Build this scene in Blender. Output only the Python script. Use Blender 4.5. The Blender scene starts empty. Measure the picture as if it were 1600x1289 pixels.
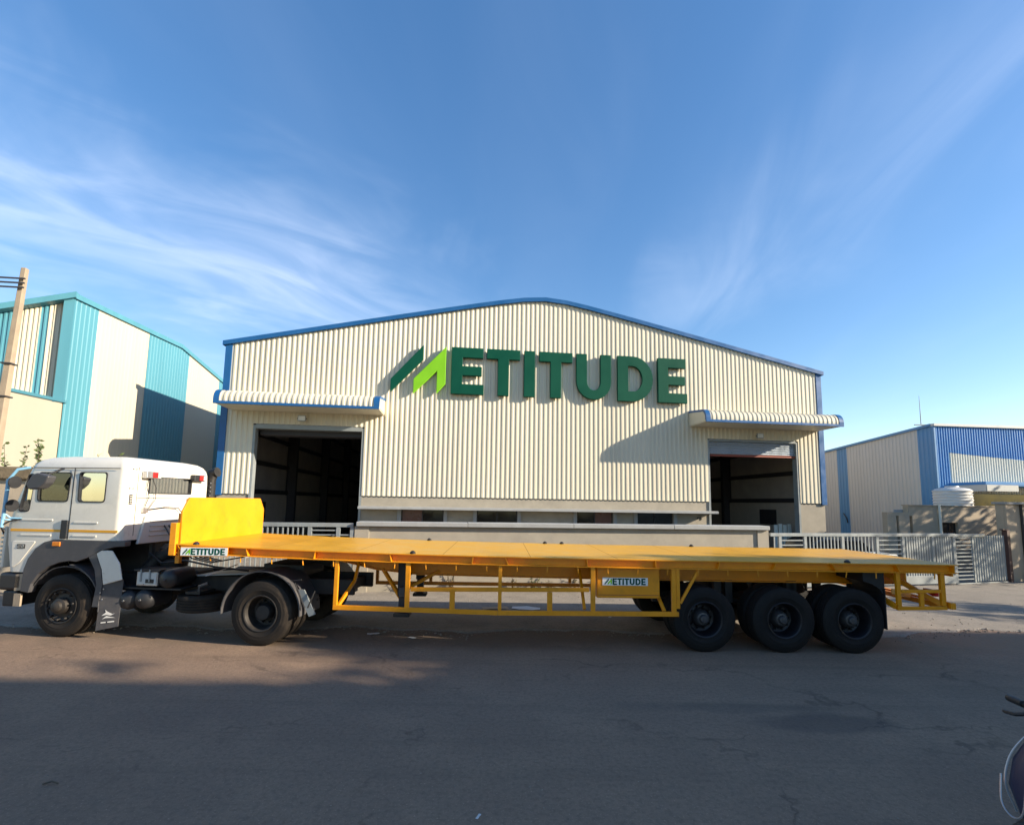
import bpy, bmesh, math, random
from mathutils import Vector, Matrix
random.seed(7)
R = math.radians
S = bpy.context.scene
COL = S.collection

# ------------------------------------------------------------------ camera
cam = bpy.data.cameras.new('camera'); cam_o = bpy.data.objects.new('camera', cam); COL.objects.link(cam_o)
cam.sensor_width = 36; cam.lens = 740 / 1600 * 36; cam.shift_y = 0.0392; cam.clip_start = 0.05; cam.clip_end = 2000
cam_o.matrix_world = Matrix.Translation((0, 0, 2.25)) @ Matrix.Rotation(R(96), 4, 'X') @ Matrix.Rotation(0.016, 4, 'Z')
S.camera = cam_o
# ------------------------------------------------------------------ sky and sun
SUN_EL, SUN_AZ = R(21.0), R(13.0)                 # sun stands to the right, a little behind the camera
W = bpy.data.worlds.new('World'); S.world = W; W.use_nodes = True
nt = W.node_tree; nt.nodes.clear()
def wn(t, **k):
    n = nt.nodes.new(t)
    for a, b in k.items(): setattr(n, a, b)
    return n
sky = wn('ShaderNodeTexSky', sky_type='NISHITA', sun_disc=False, sun_elevation=SUN_EL, sun_rotation=math.pi / 2 + SUN_AZ,
         altitude=300, air_density=1.0, dust_density=0.35, ozone_density=1.0)
hs = wn('ShaderNodeHueSaturation'); hs.inputs['Hue'].default_value = .507; hs.inputs['Saturation'].default_value = 1.46; hs.inputs['Value'].default_value = 1.0
gm = wn('ShaderNodeGamma'); gm.inputs[1].default_value = .80; nt.links.new(sky.outputs[0], gm.inputs[0]); nt.links.new(gm.outputs[0], hs.inputs['Color'])
tc = wn('ShaderNodeTexCoord'); sep = wn('ShaderNodeSeparateXYZ'); nt.links.new(tc.outputs['Generated'], sep.inputs[0])
def mth(op, a, b=None, clamp=False):
    n = wn('ShaderNodeMath', operation=op, use_clamp=clamp)
    for i, v in enumerate((a, b)):
        if v is None: continue
        if isinstance(v, (int, float)): n.inputs[i].default_value = v
        else: nt.links.new(v, n.inputs[i])
    return n.outputs[0]
zz = mth('ADD', mth('MAXIMUM', sep.outputs[2], 0.0), 0.12)
px_ = mth('DIVIDE', sep.outputs[0], zz); py_ = mth('DIVIDE', sep.outputs[1], zz)
cmb = wn('ShaderNodeCombineXYZ'); nt.links.new(px_, cmb.inputs[0]); nt.links.new(py_, cmb.inputs[1])
def cnoise(sx, sy, scale, off, detail=6, rough=.62, dist=.35):
    mp = wn('ShaderNodeMapping'); mp.inputs['Scale'].default_value = (sx, sy, 1); mp.inputs['Location'].default_value = off
    mp.inputs['Rotation'].default_value = (0, 0, R(8))
    nt.links.new(cmb.outputs[0], mp.inputs[0])
    n = wn('ShaderNodeTexNoise'); n.inputs['Scale'].default_value = scale; n.inputs['Detail'].default_value = detail
    n.inputs['Roughness'].default_value = rough; n.inputs['Distortion'].default_value = dist
    nt.links.new(mp.outputs[0], n.inputs['Vector']); return n.outputs[0]
def ramp(v, a, b):
    n = wn('ShaderNodeMapRange', interpolation_type='SMOOTHSTEP'); n.inputs[1].default_value = a; n.inputs[2].default_value = b
    nt.links.new(v, n.inputs[0]); return n.outputs[0]
def cnoise2(rot, sx, sy, scale, off, detail=8, rough=.6, dist=.6):
    mp = wn('ShaderNodeMapping'); mp.inputs['Rotation'].default_value = (0, 0, R(rot)); nt.links.new(cmb.outputs[0], mp.inputs[0])
    m2 = wn('ShaderNodeMapping'); m2.inputs['Scale'].default_value = (sx, sy, 1); m2.inputs['Location'].default_value = off; nt.links.new(mp.outputs[0], m2.inputs[0])
    n = wn('ShaderNodeTexNoise'); n.inputs['Scale'].default_value = scale; n.inputs['Detail'].default_value = detail
    n.inputs['Roughness'].default_value = rough; n.inputs['Distortion'].default_value = dist
    nt.links.new(m2.outputs[0], n.inputs['Vector']); return n.outputs[0]
def patch(cx, cy, rot, rx, ry, wob):
    mp = wn('ShaderNodeMapping', vector_type='TEXTURE'); mp.inputs['Location'].default_value = (cx, cy, 0); mp.inputs['Rotation'].default_value = (0, 0, R(rot)); mp.inputs['Scale'].default_value = (rx, ry, 1)
    nt.links.new(cmb.outputs[0], mp.inputs[0]); ln = wn('ShaderNodeVectorMath', operation='LENGTH'); nt.links.new(mp.outputs[0], ln.inputs[0])
    return ramp(mth('ADD', ln.outputs['Value'], mth('MULTIPLY', mth('SUBTRACT', wob, .5), 1.4)), 1.15, .15)
wob = cnoise2(0, 1, 1, 1.6, (4.2, 7.7, 0), 4)
wispL = ramp(cnoise2(-40, .75, 1.9, 2.4, (1.3, 5.2, 0), 7, .52, .9), .30, .78)
wispR = ramp(cnoise2(-80, .6, 1.9, 1.9, (8.3, 2.2, 0), 6, .5, .5), .36, .80)
covL = mth('MULTIPLY', patch(-1.0, 1.45, 38, 1.15, .62, wob), mth('ADD', mth('MULTIPLY', wispL, .75), .22))
covL2 = mth('MULTIPLY', patch(-2.2, 2.2, 10, 1.6, 1.2, wob), mth('ADD', mth('MULTIPLY', wispL, .35), .30))
covR = mth('MULTIPLY', patch(.80, 1.25, 100, 1.1, .36, wob), mth('ADD', mth('MULTIPLY', wispR, .32), .04))
rest = mth('MULTIPLY', mth('MULTIPLY', wispR, wob), .10)
cov = mth('ADD', mth('ADD', covL, covR), mth('ADD', mth('MULTIPLY', covL2, .6), rest), True)
mx = wn('ShaderNodeMixRGB'); nt.links.new(mth('MULTIPLY', cov, .48), mx.inputs[0]); nt.links.new(hs.outputs[0], mx.inputs[1])
mx.inputs[2].default_value = (3.6, 4.0, 4.8, 1)
bg = wn('ShaderNodeBackground'); bg.inputs[1].default_value = 0.15
nt.links.new(mx.outputs[0], bg.inputs[0]); out = wn('ShaderNodeOutputWorld'); nt.links.new(bg.outputs[0], out.inputs[0])
sun = bpy.data.lights.new('sun', 'SUN'); sun.energy = 5.0; sun.angle = R(0.6); sun.color = (1.0, 0.875, 0.69)
sun_o = bpy.data.objects.new('sun', sun); COL.objects.link(sun_o)
SDIR = Vector((math.cos(SUN_AZ) * math.cos(SUN_EL), -math.sin(SUN_AZ) * math.cos(SUN_EL), math.sin(SUN_EL)))
sun_o.rotation_euler = SDIR.to_track_quat('Z', 'Y').to_euler(); sun_o.location = (30, -10, 30)
S.view_settings.view_transform = 'Standard'; S.view_settings.look = 'None'; S.view_settings.gamma = 1
S.view_settings.exposure = 1.06; S.view_settings.use_curve_mapping = False
S.render.engine = 'CYCLES'; S.cycles.use_denoising = True; S.cycles.max_bounces = 8

# ------------------------------------------------------------------ materials
MATS = {}
def pmat(name, col, rough=.6, metal=0, var=.12, scale=2.5, bump=0., bscale=60, streak=False, dirt=None, spec=.5, coat=0, ovar=0, scuff=None):
    m = bpy.data.materials.new(name); m.use_nodes = True; t = m.node_tree; N = t.nodes; Lk = t.links
    b = N['Principled BSDF']; b.inputs['Metallic'].default_value = metal; b.inputs['Specular IOR Level'].default_value = spec
    b.inputs['Coat Weight'].default_value = coat; b.inputs['Coat Roughness'].default_value = .12
    c = N.new('ShaderNodeTexCoord'); mp = N.new('ShaderNodeMapping'); Lk.new(c.outputs['Object'], mp.inputs[0])
    if streak: mp.inputs['Scale'].default_value = (2.2, 2.2, .22)
    n = N.new('ShaderNodeTexNoise'); n.inputs['Scale'].default_value = scale; n.inputs['Detail'].default_value = 6; n.inputs['Roughness'].default_value = .62
    Lk.new(mp.outputs[0], n.inputs['Vector'])
    r = N.new('ShaderNodeMapRange'); r.inputs[1].default_value = .3; r.inputs[2].default_value = .7; r.inputs[3].default_value = 1 - var; r.inputs[4].default_value = 1 + var * .6
    Lk.new(n.outputs[0], r.inputs[0])
    mul = N.new('ShaderNodeVectorMath'); mul.operation = 'SCALE'; mul.inputs[0].default_value = col; Lk.new(r.outputs[0], mul.inputs['Scale'])
    colout = mul.outputs[0]
    if ovar:
        oi = N.new('ShaderNodeObjectInfo'); ro = N.new('ShaderNodeMapRange'); ro.inputs[3].default_value = 1 - ovar; ro.inputs[4].default_value = 1 + ovar * .5
        Lk.new(oi.outputs['Random'], ro.inputs[0]); ms = N.new('ShaderNodeVectorMath'); ms.operation = 'SCALE'; Lk.new(colout, ms.inputs[0]); Lk.new(ro.outputs[0], ms.inputs['Scale']); colout = ms.outputs[0]
    if dirt:
        dc, amt, ds = dirt
        n2 = N.new('ShaderNodeTexNoise'); n2.inputs['Scale'].default_value = ds; n2.inputs['Detail'].default_value = 8; n2.inputs['Roughness'].default_value = .7
        Lk.new(mp.outputs[0], n2.inputs['Vector'])
        r2 = N.new('ShaderNodeMapRange'); r2.inputs[1].default_value = .5; r2.inputs[2].default_value = .8; r2.inputs[4].default_value = amt; Lk.new(n2.outputs[0], r2.inputs[0])
        x = N.new('ShaderNodeMixRGB'); x.inputs[2].default_value = (*dc, 1); Lk.new(r2.outputs[0], x.inputs[0]); Lk.new(colout, x.inputs[1]); colout = x.outputs[0]
    if scuff:
        for sc_, lo in (((1.2, 22, 22), .64), ((14, 14, 3), .68)):
            m3 = N.new('ShaderNodeMapping'); m3.inputs['Scale'].default_value = sc_; Lk.new(c.outputs['Object'], m3.inputs[0])
            n4 = N.new('ShaderNodeTexNoise'); n4.inputs['Scale'].default_value = 1.6; n4.inputs['Detail'].default_value = 5; n4.inputs['Roughness'].default_value = .7; Lk.new(m3.outputs[0], n4.inputs['Vector'])
            r4 = N.new('ShaderNodeMapRange'); r4.inputs[1].default_value = lo; r4.inputs[2].default_value = lo + .07; r4.inputs[4].default_value = .55; Lk.new(n4.outputs[0], r4.inputs[0])
            x4 = N.new('ShaderNodeMixRGB'); x4.inputs[2].default_value = (*scuff, 1); Lk.new(r4.outputs[0], x4.inputs[0]); Lk.new(colout, x4.inputs[1]); colout = x4.outputs[0]
    Lk.new(colout, b.inputs['Base Color'])
    rr = N.new('ShaderNodeMapRange'); rr.inputs[1].default_value = .3; rr.inputs[2].default_value = .7
    rr.inputs[3].default_value = max(.05, rough - .1); rr.inputs[4].default_value = min(1, rough + .1); Lk.new(n.outputs[0], rr.inputs[0]); Lk.new(rr.outputs[0], b.inputs['Roughness'])
    if bump:
        n3 = N.new('ShaderNodeTexNoise'); n3.inputs['Scale'].default_value = bscale; n3.inputs['Detail'].default_value = 5
        Lk.new(c.outputs['Object'], n3.inputs['Vector'])
        bp = N.new('ShaderNodeBump'); bp.inputs['Strength'].default_value = bump; bp.inputs['Distance'].default_value = .02
        Lk.new(n3.outputs[0], bp.inputs['Height']); Lk.new(bp.outputs[0], b.inputs['Normal'])
    MATS[name] = m; return m
def glass(name, tint, gloss=.14, rough=.03):
    m = bpy.data.materials.new(name); m.use_nodes = True; t = m.node_tree; N = t.nodes; N.clear()
    o = N.new('ShaderNodeOutputMaterial'); mix = N.new('ShaderNodeMixShader'); tr = N.new('ShaderNodeBsdfTransparent'); gl = N.new('ShaderNodeBsdfGlossy')
    lw = N.new('ShaderNodeLayerWeight'); lw.inputs[0].default_value = .35
    ad = N.new('ShaderNodeMath'); ad.operation = 'MULTIPLY_ADD'; ad.inputs[1].default_value = .6; ad.inputs[2].default_value = gloss; ad.use_clamp = True
    t.links.new(lw.outputs['Fresnel'], ad.inputs[0]); t.links.new(ad.outputs[0], mix.inputs[0])
    tr.inputs[0].default_value = (*tint, 1); gl.inputs[0].default_value = (.9, .9, .9, 1); gl.inputs['Roughness'].default_value = rough
    t.links.new(tr.outputs[0], mix.inputs[1]); t.links.new(gl.outputs[0], mix.inputs[2]); t.links.new(mix.outputs[0], o.inputs[0])
    return m
M_cream = pmat('cream_sheet', (.65, .59, .455), .45, 0, .08, .8, streak=True, dirt=((.36, .31, .22), .30, 1.6), ovar=.06)
M_blue = pmat('blue_trim', (.010, .095, .27), .4, 0, .12, 2)
M_roof = pmat('roof_sheet', (.30, .33, .38), .5)
M_plaster = pmat('plaster', (.36, .32, .255), .9, 0, .14, 1.6, .25, 90, dirt=((.2, .18, .15), .5, 1.1))
M_grey = pmat('grey_cement', (.33, .335, .33), .85, 0, .12, 2.5, .2, 80, dirt=((.2, .19, .17), .4, 2))
M_inner = pmat('inner_wall', (.36, .32, .28), .8, 0, .2, 1.2)
M_steel_dk = pmat('dark_steel', (.035, .032, .035), .6, 0, .2, 2)
M_floor = pmat('inner_floor', (.22, .21, .2), .7, 0, .2, 1)
M_shutter = pmat('shutter_metal', (.42, .47, .52), .35, .6, .1, 3)
M_red = pmat('red_oxide', (.26, .06, .035), .6)
M_gate = pmat('gate_paint', (.27, .295, .30), .45, .1, .12, 3, dirt=((.2, .17, .14), .35, 4))
M_dkglass = pmat('dark_glass', (.012, .014, .016), .12, 0, .3, 1.5, spec=.6)
M_brown = pmat('brown_pane', (.13, .055, .04), .3, 0, .1)
M_green = pmat('letter_green', (.001, .068, .040), .55, 0, .12, 1.5, spec=.15)
M_lime = pmat('letter_lime', (.20, .50, .02), .55, 0, .1, 1.5, spec=.15)
M_yellow = pmat('trailer_yellow', (.80, .292, .003), .42, 0, .10, 2.2, .05, 30, dirt=((.24, .10, .02), .34, 6.0), coat=.08, scuff=(.22, .10, .025))
M_rubber = pmat('tyre_rubber', (.022, .017, .013), .8, 0, .25, 6, .3, 90, dirt=((.10, .072, .048), .6, 3), spec=.3)
M_rubberk = pmat('black_tyre_rubber', (.008, .007, .007), .75, 0, .2, 6, .3, 90, dirt=((.022, .018, .015), .5, 4), spec=.3)
M_rim = pmat('rim_paint', (.010, .010, .014), .45, .2, .3, 8)
M_rimd = pmat('dusty_rim', (.032, .027, .023), .6, .2, .3, 8, dirt=((.09, .07, .05), .5, 10))
M_hub = pmat('hub_grey', (.075, .072, .075), .45, .4, .15, 10)
M_white = pmat('cab_white', (.70, .66, .575), .32, 0, .035, 2, dirt=((.42, .36, .28), .30, 3.2), coat=.2)
M_black = pmat('black_plastic', (.018, .018, .020), .5, 0, .25, 6)
M_chas = pmat('chassis_black', (.014, .013, .013), .6, 0, .35, 5, dirt=((.06, .05, .04), .5, 6))
M_fender = pmat('fender_grey', (.062, .060, .064), .55, 0, .15, 5, dirt=((.16, .13, .10), .4, 5))
M_alu = pmat('aluminium', (.55, .55, .56), .35, .8, .1, 8)
M_amber = pmat('amber_lens', (.75, .22, .02), .2)
M_redlens = pmat('red_lens', (.55, .02, .02), .2)
M_lens = pmat('white_lens', (.75, .75, .72), .2)
M_stripe = pmat('orange_stripe', (.78, .36, .015), .4, 0, .05)
M_ltblue = pmat('pipe_blue', (.20, .42, .60), .4)
M_sign = pmat('sticker_white', (.80, .80, .78), .4, 0, .03)
M_teal = pmat('teal_sheet', (.078, .25, .315), .45, 0, .08, 1, streak=True)
M_lcream = pmat('pale_cream_sheet', (.52, .47, .36), .5, 0, .05, .6, streak=True)
M_conc = pmat('pole_concrete', (.33, .26, .185), .9, 0, .15, 4, .3, 60)
M_rgrey = pmat('grey_sheet', (.50, .51, .49), .5, 0, .05, .8, streak=True)
M_rblue = pmat('sky_blue_sheet', (.075, .24, .46), .45, 0, .06, 1)
M_bblue = pmat('bright_blue_sheet', (.045, .23, .54), .4, 0, .06, 1)
M_pale = pmat('pale_sheet', (.66, .66, .58), .45, 0, .05, 1)
M_olive = pmat('old_stone_coping', (.17, .13, .08), .95, 0, .3, 3, .6, 25)
M_beige = pmat('boundary_beige', (.42, .345, .255), .9, 0, .14, 1.3, .25, 60, dirt=((.22, .18, .13), .45, 1))
M_tank = pmat('tank_white', (.68, .66, .62), .5, 0, .08, 3)
M_leaf = pmat('leaf', (.075, .11, .03), .6, 0, .45, 9)
M_leafd = pmat('dry_leaf', (.16, .13, .06), .7, 0, .4, 9)
M_bark = pmat('bark', (.10, .075, .05), .9, 0, .3, 8, .5, 30)
M_paper = pmat('paper', (.62, .60, .56), .8)
M_card = pmat('cardboard', (.36, .26, .16), .85)
M_purple = pmat('scooter_paint', (.022, .025, .062), .5, 0, .1, 4, coat=.1)
M_chrome = pmat('chrome', (.42, .43, .46), .38, .7, .05)
M_seat = pmat('seat_fabric', (.10, .11, .10), .8)
M_cglass = glass('cab_glass', (.40, .46, .40), .06)
M_wglass = glass('windscreen_glass', (.55, .62, .58), .08)
M_rock = pmat('rubble_stone', (.27, .22, .165), .95, 0, .4, 8, .4, 40)

def chequer_mat():
    m = M_yellow.copy(); m.name = 'chequer_plate'; N = m.node_tree.nodes; Lk = m.node_tree.links
    b = N['Principled BSDF']; c = [n for n in N if n.type == 'TEX_COORD'][0]
    for n in N:
        if n.type == 'VECT_MATH' and n.operation == 'SCALE': n.inputs[0].default_value = (.66, .325, .004)
        if n.type == 'MIX_RGB' and abs(n.inputs[2].default_value[0] - .24) < 1e-3: n.inputs[2].default_value = (.52, .29, .03, 1)
        if n.type == 'MAP_RANGE' and abs(n.inputs[4].default_value - .34) < 1e-4: n.inputs[1].default_value = .42; n.inputs[4].default_value = .55
    wv = []
    for ang in (45, -45):
        mp = N.new('ShaderNodeMapping'); mp.inputs['Rotation'].default_value = (0, 0, R(ang)); mp.inputs['Scale'].default_value = (1, 1, 1)
        Lk.new(c.outputs['Object'], mp.inputs[0])
        w = N.new('ShaderNodeTexWave'); w.inputs['Scale'].default_value = 5.5; w.inputs['Distortion'].default_value = 0; w.bands_direction = 'X'
        Lk.new(mp.outputs[0], w.inputs['Vector']); wv.append(w.outputs['Fac'])
    ml = N.new('ShaderNodeMath'); ml.operation = 'MULTIPLY'; Lk.new(wv[0], ml.inputs[0]); Lk.new(wv[1], ml.inputs[1])
    for n in list(N):
        if n.type == 'BUMP': N.remove(n)
    bp = N.new('ShaderNodeBump'); bp.inputs['Strength'].default_value = .35; bp.inputs['Distance'].default_value = .008
    Lk.new(ml.outputs[0], bp.inputs['Height']); Lk.new(bp.outputs[0], b.inputs['Normal']); return m
M_deck = chequer_mat(); M_rust = pmat('joint_rust', (.36, .165, .012), .8, 0, .3, 12)

def ground_mat(name, c1, c2, c3, big=.25, bumpd=.012, patch=None, rough=.92, cracks=False):
    m = bpy.data.materials.new(name); m.use_nodes = True; t = m.node_tree; N = t.nodes; Lk = t.links; b = N['Principled BSDF']
    b.inputs['Specular IOR Level'].default_value = .3
    g = N.new('ShaderNodeNewGeometry')
    def noise(s, d=8, r=.65, sc=(1, 1, 1)):
        mp = N.new('ShaderNodeMapping'); mp.inputs['Scale'].default_value = sc; Lk.new(g.outputs['Position'], mp.inputs[0])
        n = N.new('ShaderNodeTexNoise'); n.inputs['Scale'].default_value = s; n.inputs['Detail'].default_value = d; n.inputs['Roughness'].default_value = r
        Lk.new(mp.outputs[0], n.inputs['Vector']); return n.outputs[0]
    def mr(v, a, b_, lo=0, hi=1):
        n = N.new('ShaderNodeMapRange'); n.inputs[1].default_value = a; n.inputs[2].default_value = b_; n.inputs[3].default_value = lo; n.inputs[4].default_value = hi
        Lk.new(v, n.inputs[0]); return n.outputs[0]
    def mixc(f, a, b_):
        x = N.new('ShaderNodeMixRGB'); Lk.new(f, x.inputs[0])
        for i, v in ((1, a), (2, b_)):
            if isinstance(v, tuple): x.inputs[i].default_value = (*v, 1)
            else: Lk.new(v, x.inputs[i])
        return x.outputs[0]
    col = mixc(mr(noise(big, 6, .65, (.25, 1, 1)), .38, .66), c1, c2)
    col = mixc(mr(noise(big * 5, 7), .46, .70, 0, .8), col, c3)
    col = mixc(mr(noise(22, 5, .7), .45, .70, 0, .55), col, tuple(v * .55 for v in c1))
    col = mixc(mr(noise(60, 3, .7), .58, .72, 0, .55), col, tuple(min(1, v * 2.0) for v in c2))
    if cracks:
        mp = N.new('ShaderNodeMapping'); mp.inputs['Scale'].default_value = (.28, .5, 1); Lk.new(g.outputs['Position'], mp.inputs[0])
        ns = N.new('ShaderNodeTexNoise'); ns.inputs['Scale'].default_value = 2.2; ns.inputs['Detail'].default_value = 6; Lk.new(g.outputs['Position'], ns.inputs['Vector'])
        av = N.new('ShaderNodeVectorMath'); av.operation = 'MULTIPLY_ADD'; av.inputs[1].default_value = (.45, .45, 0); Lk.new(ns.outputs['Color'], av.inputs[0]); Lk.new(mp.outputs[0], av.inputs[2])
        vo = N.new('ShaderNodeTexVoronoi'); vo.feature = 'DISTANCE_TO_EDGE'; vo.inputs['Scale'].default_value = 1.0; Lk.new(av.outputs[0], vo.inputs['Vector'])
        cr = N.new('ShaderNodeMath'); cr.operation = 'MULTIPLY'; Lk.new(mr(vo.outputs['Distance'], .002, .010, .55, 0), cr.inputs[0]); Lk.new(mr(noise(.8, 4), .45, .62), cr.inputs[1])
        col = mixc(cr.outputs[0], col, tuple(v * .3 for v in c1))
        col = mixc(mr(noise(1.4, 6, .7, (.07, 1.6, 1)), .52, .72, 0, .38), col, tuple(v * .6 for v in c1))
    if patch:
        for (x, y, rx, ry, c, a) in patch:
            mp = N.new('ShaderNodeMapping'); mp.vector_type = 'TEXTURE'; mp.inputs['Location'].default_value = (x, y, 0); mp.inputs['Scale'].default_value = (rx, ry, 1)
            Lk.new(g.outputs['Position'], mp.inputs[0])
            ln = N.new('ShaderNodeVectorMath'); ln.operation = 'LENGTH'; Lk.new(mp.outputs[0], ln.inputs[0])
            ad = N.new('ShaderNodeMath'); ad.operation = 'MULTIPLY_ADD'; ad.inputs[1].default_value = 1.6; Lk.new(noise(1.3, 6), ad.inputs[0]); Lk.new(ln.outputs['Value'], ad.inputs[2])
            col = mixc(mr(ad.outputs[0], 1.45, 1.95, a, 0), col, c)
    Lk.new(col, b.inputs['Base Color']); b.inputs['Roughness'].default_value = rough
    bp = N.new('ShaderNodeBump'); bp.inputs['Strength'].default_value = .8; bp.inputs['Distance'].default_value = bumpd
    ad = N.new('ShaderNodeMath'); ad.operation = 'ADD'; Lk.new(noise(45, 6, .75), ad.inputs[0]); Lk.new(noise(4, 4), ad.inputs[1])
    Lk.new(ad.outputs[0], bp.inputs['Height']); Lk.new(bp.outputs[0], b.inputs['Normal'])
    return m
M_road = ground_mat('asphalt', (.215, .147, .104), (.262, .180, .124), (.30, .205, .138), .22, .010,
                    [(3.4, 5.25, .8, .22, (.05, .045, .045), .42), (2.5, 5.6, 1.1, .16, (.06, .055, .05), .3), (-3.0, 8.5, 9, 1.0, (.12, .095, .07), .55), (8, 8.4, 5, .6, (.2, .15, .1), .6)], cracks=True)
M_apron = ground_mat('dusty_concrete', (.23, .20, .165), (.30, .265, .22), (.17, .15, .125), .3, .008)
M_earth = ground_mat('bare_earth', (.18, .15, .11), (.22, .18, .13), (.11, .10, .07), .15, .03)

# ------------------------------------------------------------------ mesh helpers
class MB:
    def __init__(s): s.v = []; s.f = []
    def add(s, vs, fs):
        o = len(s.v); s.v += [tuple(p) for p in vs]; s.f += [tuple(i + o for i in f) for f in fs]; return s
    def box(s, x0, x1, y0, y1, z0, z1):
        return s.add([(x0, y0, z0), (x1, y0, z0), (x1, y1, z0), (x0, y1, z0), (x0, y0, z1), (x1, y0, z1), (x1, y1, z1), (x0, y1, z1)],
                     [(0, 3, 2, 1), (4, 5, 6, 7), (0, 1, 5, 4), (1, 2, 6, 5), (2, 3, 7, 6), (3, 0, 4, 7)])
    def hexa(s, p8): return s.add(p8, [(0, 3, 2, 1), (4, 5, 6, 7), (0, 1, 5, 4), (1, 2, 6, 5), (2, 3, 7, 6), (3, 0, 4, 7)])
    def bar(s, p, q, w, h, up=(0, 0, 1)):
        p, q = Vector(p), Vector(q); d = (q - p).normalized(); up = Vector(up)
        if abs(d.dot(up)) > .98: up = Vector((0, 1, 0))
        a = d.cross(up).normalized() * w / 2; b = a.cross(d).normalized() * h / 2
        return s.hexa([p - a - b, p + a - b, q + a - b, q - a - b, p - a + b, p + a + b, q + a + b, q - a + b])
    def tube(s, pts, r, n=8, cap=True):
        pts = [Vector(p) for p in pts]; rr = r if isinstance(r, (list, tuple)) else [r] * len(pts); o = len(s.v); ref = None
        for i, p in enumerate(pts):
            d = (pts[min(i + 1, len(pts) - 1)] - pts[max(i - 1, 0)]).normalized()
            if ref is None: ref = Vector((0, 0, 1)) if abs(d.z) < .9 else Vector((1, 0, 0))
            a = d.cross(ref).normalized(); b = a.cross(d).normalized(); ref = b
            for k in range(n):
                t = 2 * math.pi * k / n; s.v.append(tuple(p + (a * math.cos(t) + b * math.sin(t)) * rr[i]))
        for i in range(len(pts) - 1):
            for k in range(n):
                s.f.append((o + i * n + k, o + i * n + (k + 1) % n, o + (i + 1) * n + (k + 1) % n, o + (i + 1) * n + k))
        if cap: s.f.append(tuple(o + k for k in range(n))[::-1]); s.f.append(tuple(o + (len(pts) - 1) * n + k for k in range(n)))
        return s
    def prism(s, poly, plane, a, b):
        """poly in 2D, plane 'xz' (extrude y), 'yz' (extrude x), 'xy' (extrude z)"""
        def P(u, w, d): return {'xz': (u, d, w), 'yz': (d, u, w), 'xy': (u, w, d)}[plane]
        n = len(poly); vs = [P(u, w, a) for u, w in poly] + [P(u, w, b) for u, w in poly]
        return s.add(vs, [tuple(range(n)), tuple(range(2 * n - 1, n - 1, -1))] + [(i, (i + 1) % n, n + (i + 1) % n, n + i) for i in range(n)])
    def lathe(s, prof, c, axis='y', n=32, closed=False):
        """prof: list of (radius, along axis)"""
        o = len(s.v); c = Vector(c)
        for (r, a) in prof:
            for k in range(n):
                t = 2 * math.pi * k / n; u, w = r * math.cos(t), r * math.sin(t)
                s.v.append(tuple(c + Vector({'y': (u, a, w), 'x': (a, u, w), 'z': (u, w, a)}[axis])))
        m = len(prof)
        for i in range(m if closed else m - 1):
            j = (i + 1) % m
            for k in range(n): s.f.append((o + i * n + k, o + i * n + (k + 1) % n, o + j * n + (k + 1) % n, o + j * n + k))
        return s
    def build(s, name, mat, parent=None, smooth=False, bevel=0, seg=1, label=None):
        me = bpy.data.meshes.new(name); me.from_pydata(s.v, [], s.f); me.validate()
        bm = bmesh.new(); bm.from_mesh(me); bmesh.ops.recalc_face_normals(bm, faces=bm.faces); bm.to_mesh(me); bm.free()
        me.materials.append(mat)
        o = bpy.data.objects.new(name, me); COL.objects.link(o)
        if smooth: shade(me)
        if bevel:
            md = o.modifiers.new('bevel', 'BEVEL'); md.width = bevel; md.segments = seg; md.limit_method = 'ANGLE'; md.angle_limit = R(35)
        if parent: o.parent = parent
        if label: o['label'] = label
        return o
def shade(me, ang=40):
    me.polygons.foreach_set('use_smooth', [True] * len(me.polygons)); me.set_sharp_from_angle(angle=R(ang))
def thing(name, label, cat, loc=(0, 0, 0), rz=0, group=None):
    o = bpy.data.objects.new(name, None); o.empty_display_size = .2; COL.objects.link(o); o.location = loc; o.rotation_euler = (0, 0, rz)
    o['label'] = label; o['category'] = cat
    if group: o['group'] = group
    return o
def tag(o, label, cat, group=None):
    o['label'] = label; o['category'] = cat
    if group: o['group'] = group
    return o
def struct(o, kind='structure'): o['kind'] = kind; return o
def inst(src, parent, loc=None, rot=None, name=None):
    c = src.copy(); COL.objects.link(c); c.parent = parent
    if loc is not None: c.location = loc
    if rot is not None: c.rotation_euler = rot
    return c
def copy_tree(o, parent=None):
    c = o.copy(); COL.objects.link(c); c.parent = parent
    for ch in list(o.children): copy_tree(ch, c)
    return c
def box(name, mat, parent, x0, x1, y0, y1, z0, z1, bevel=0, seg=1, label=None): return MB().box(x0, x1, y0, y1, z0, z1).build(name, mat, parent, bevel=bevel, seg=seg, label=label)

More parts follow.
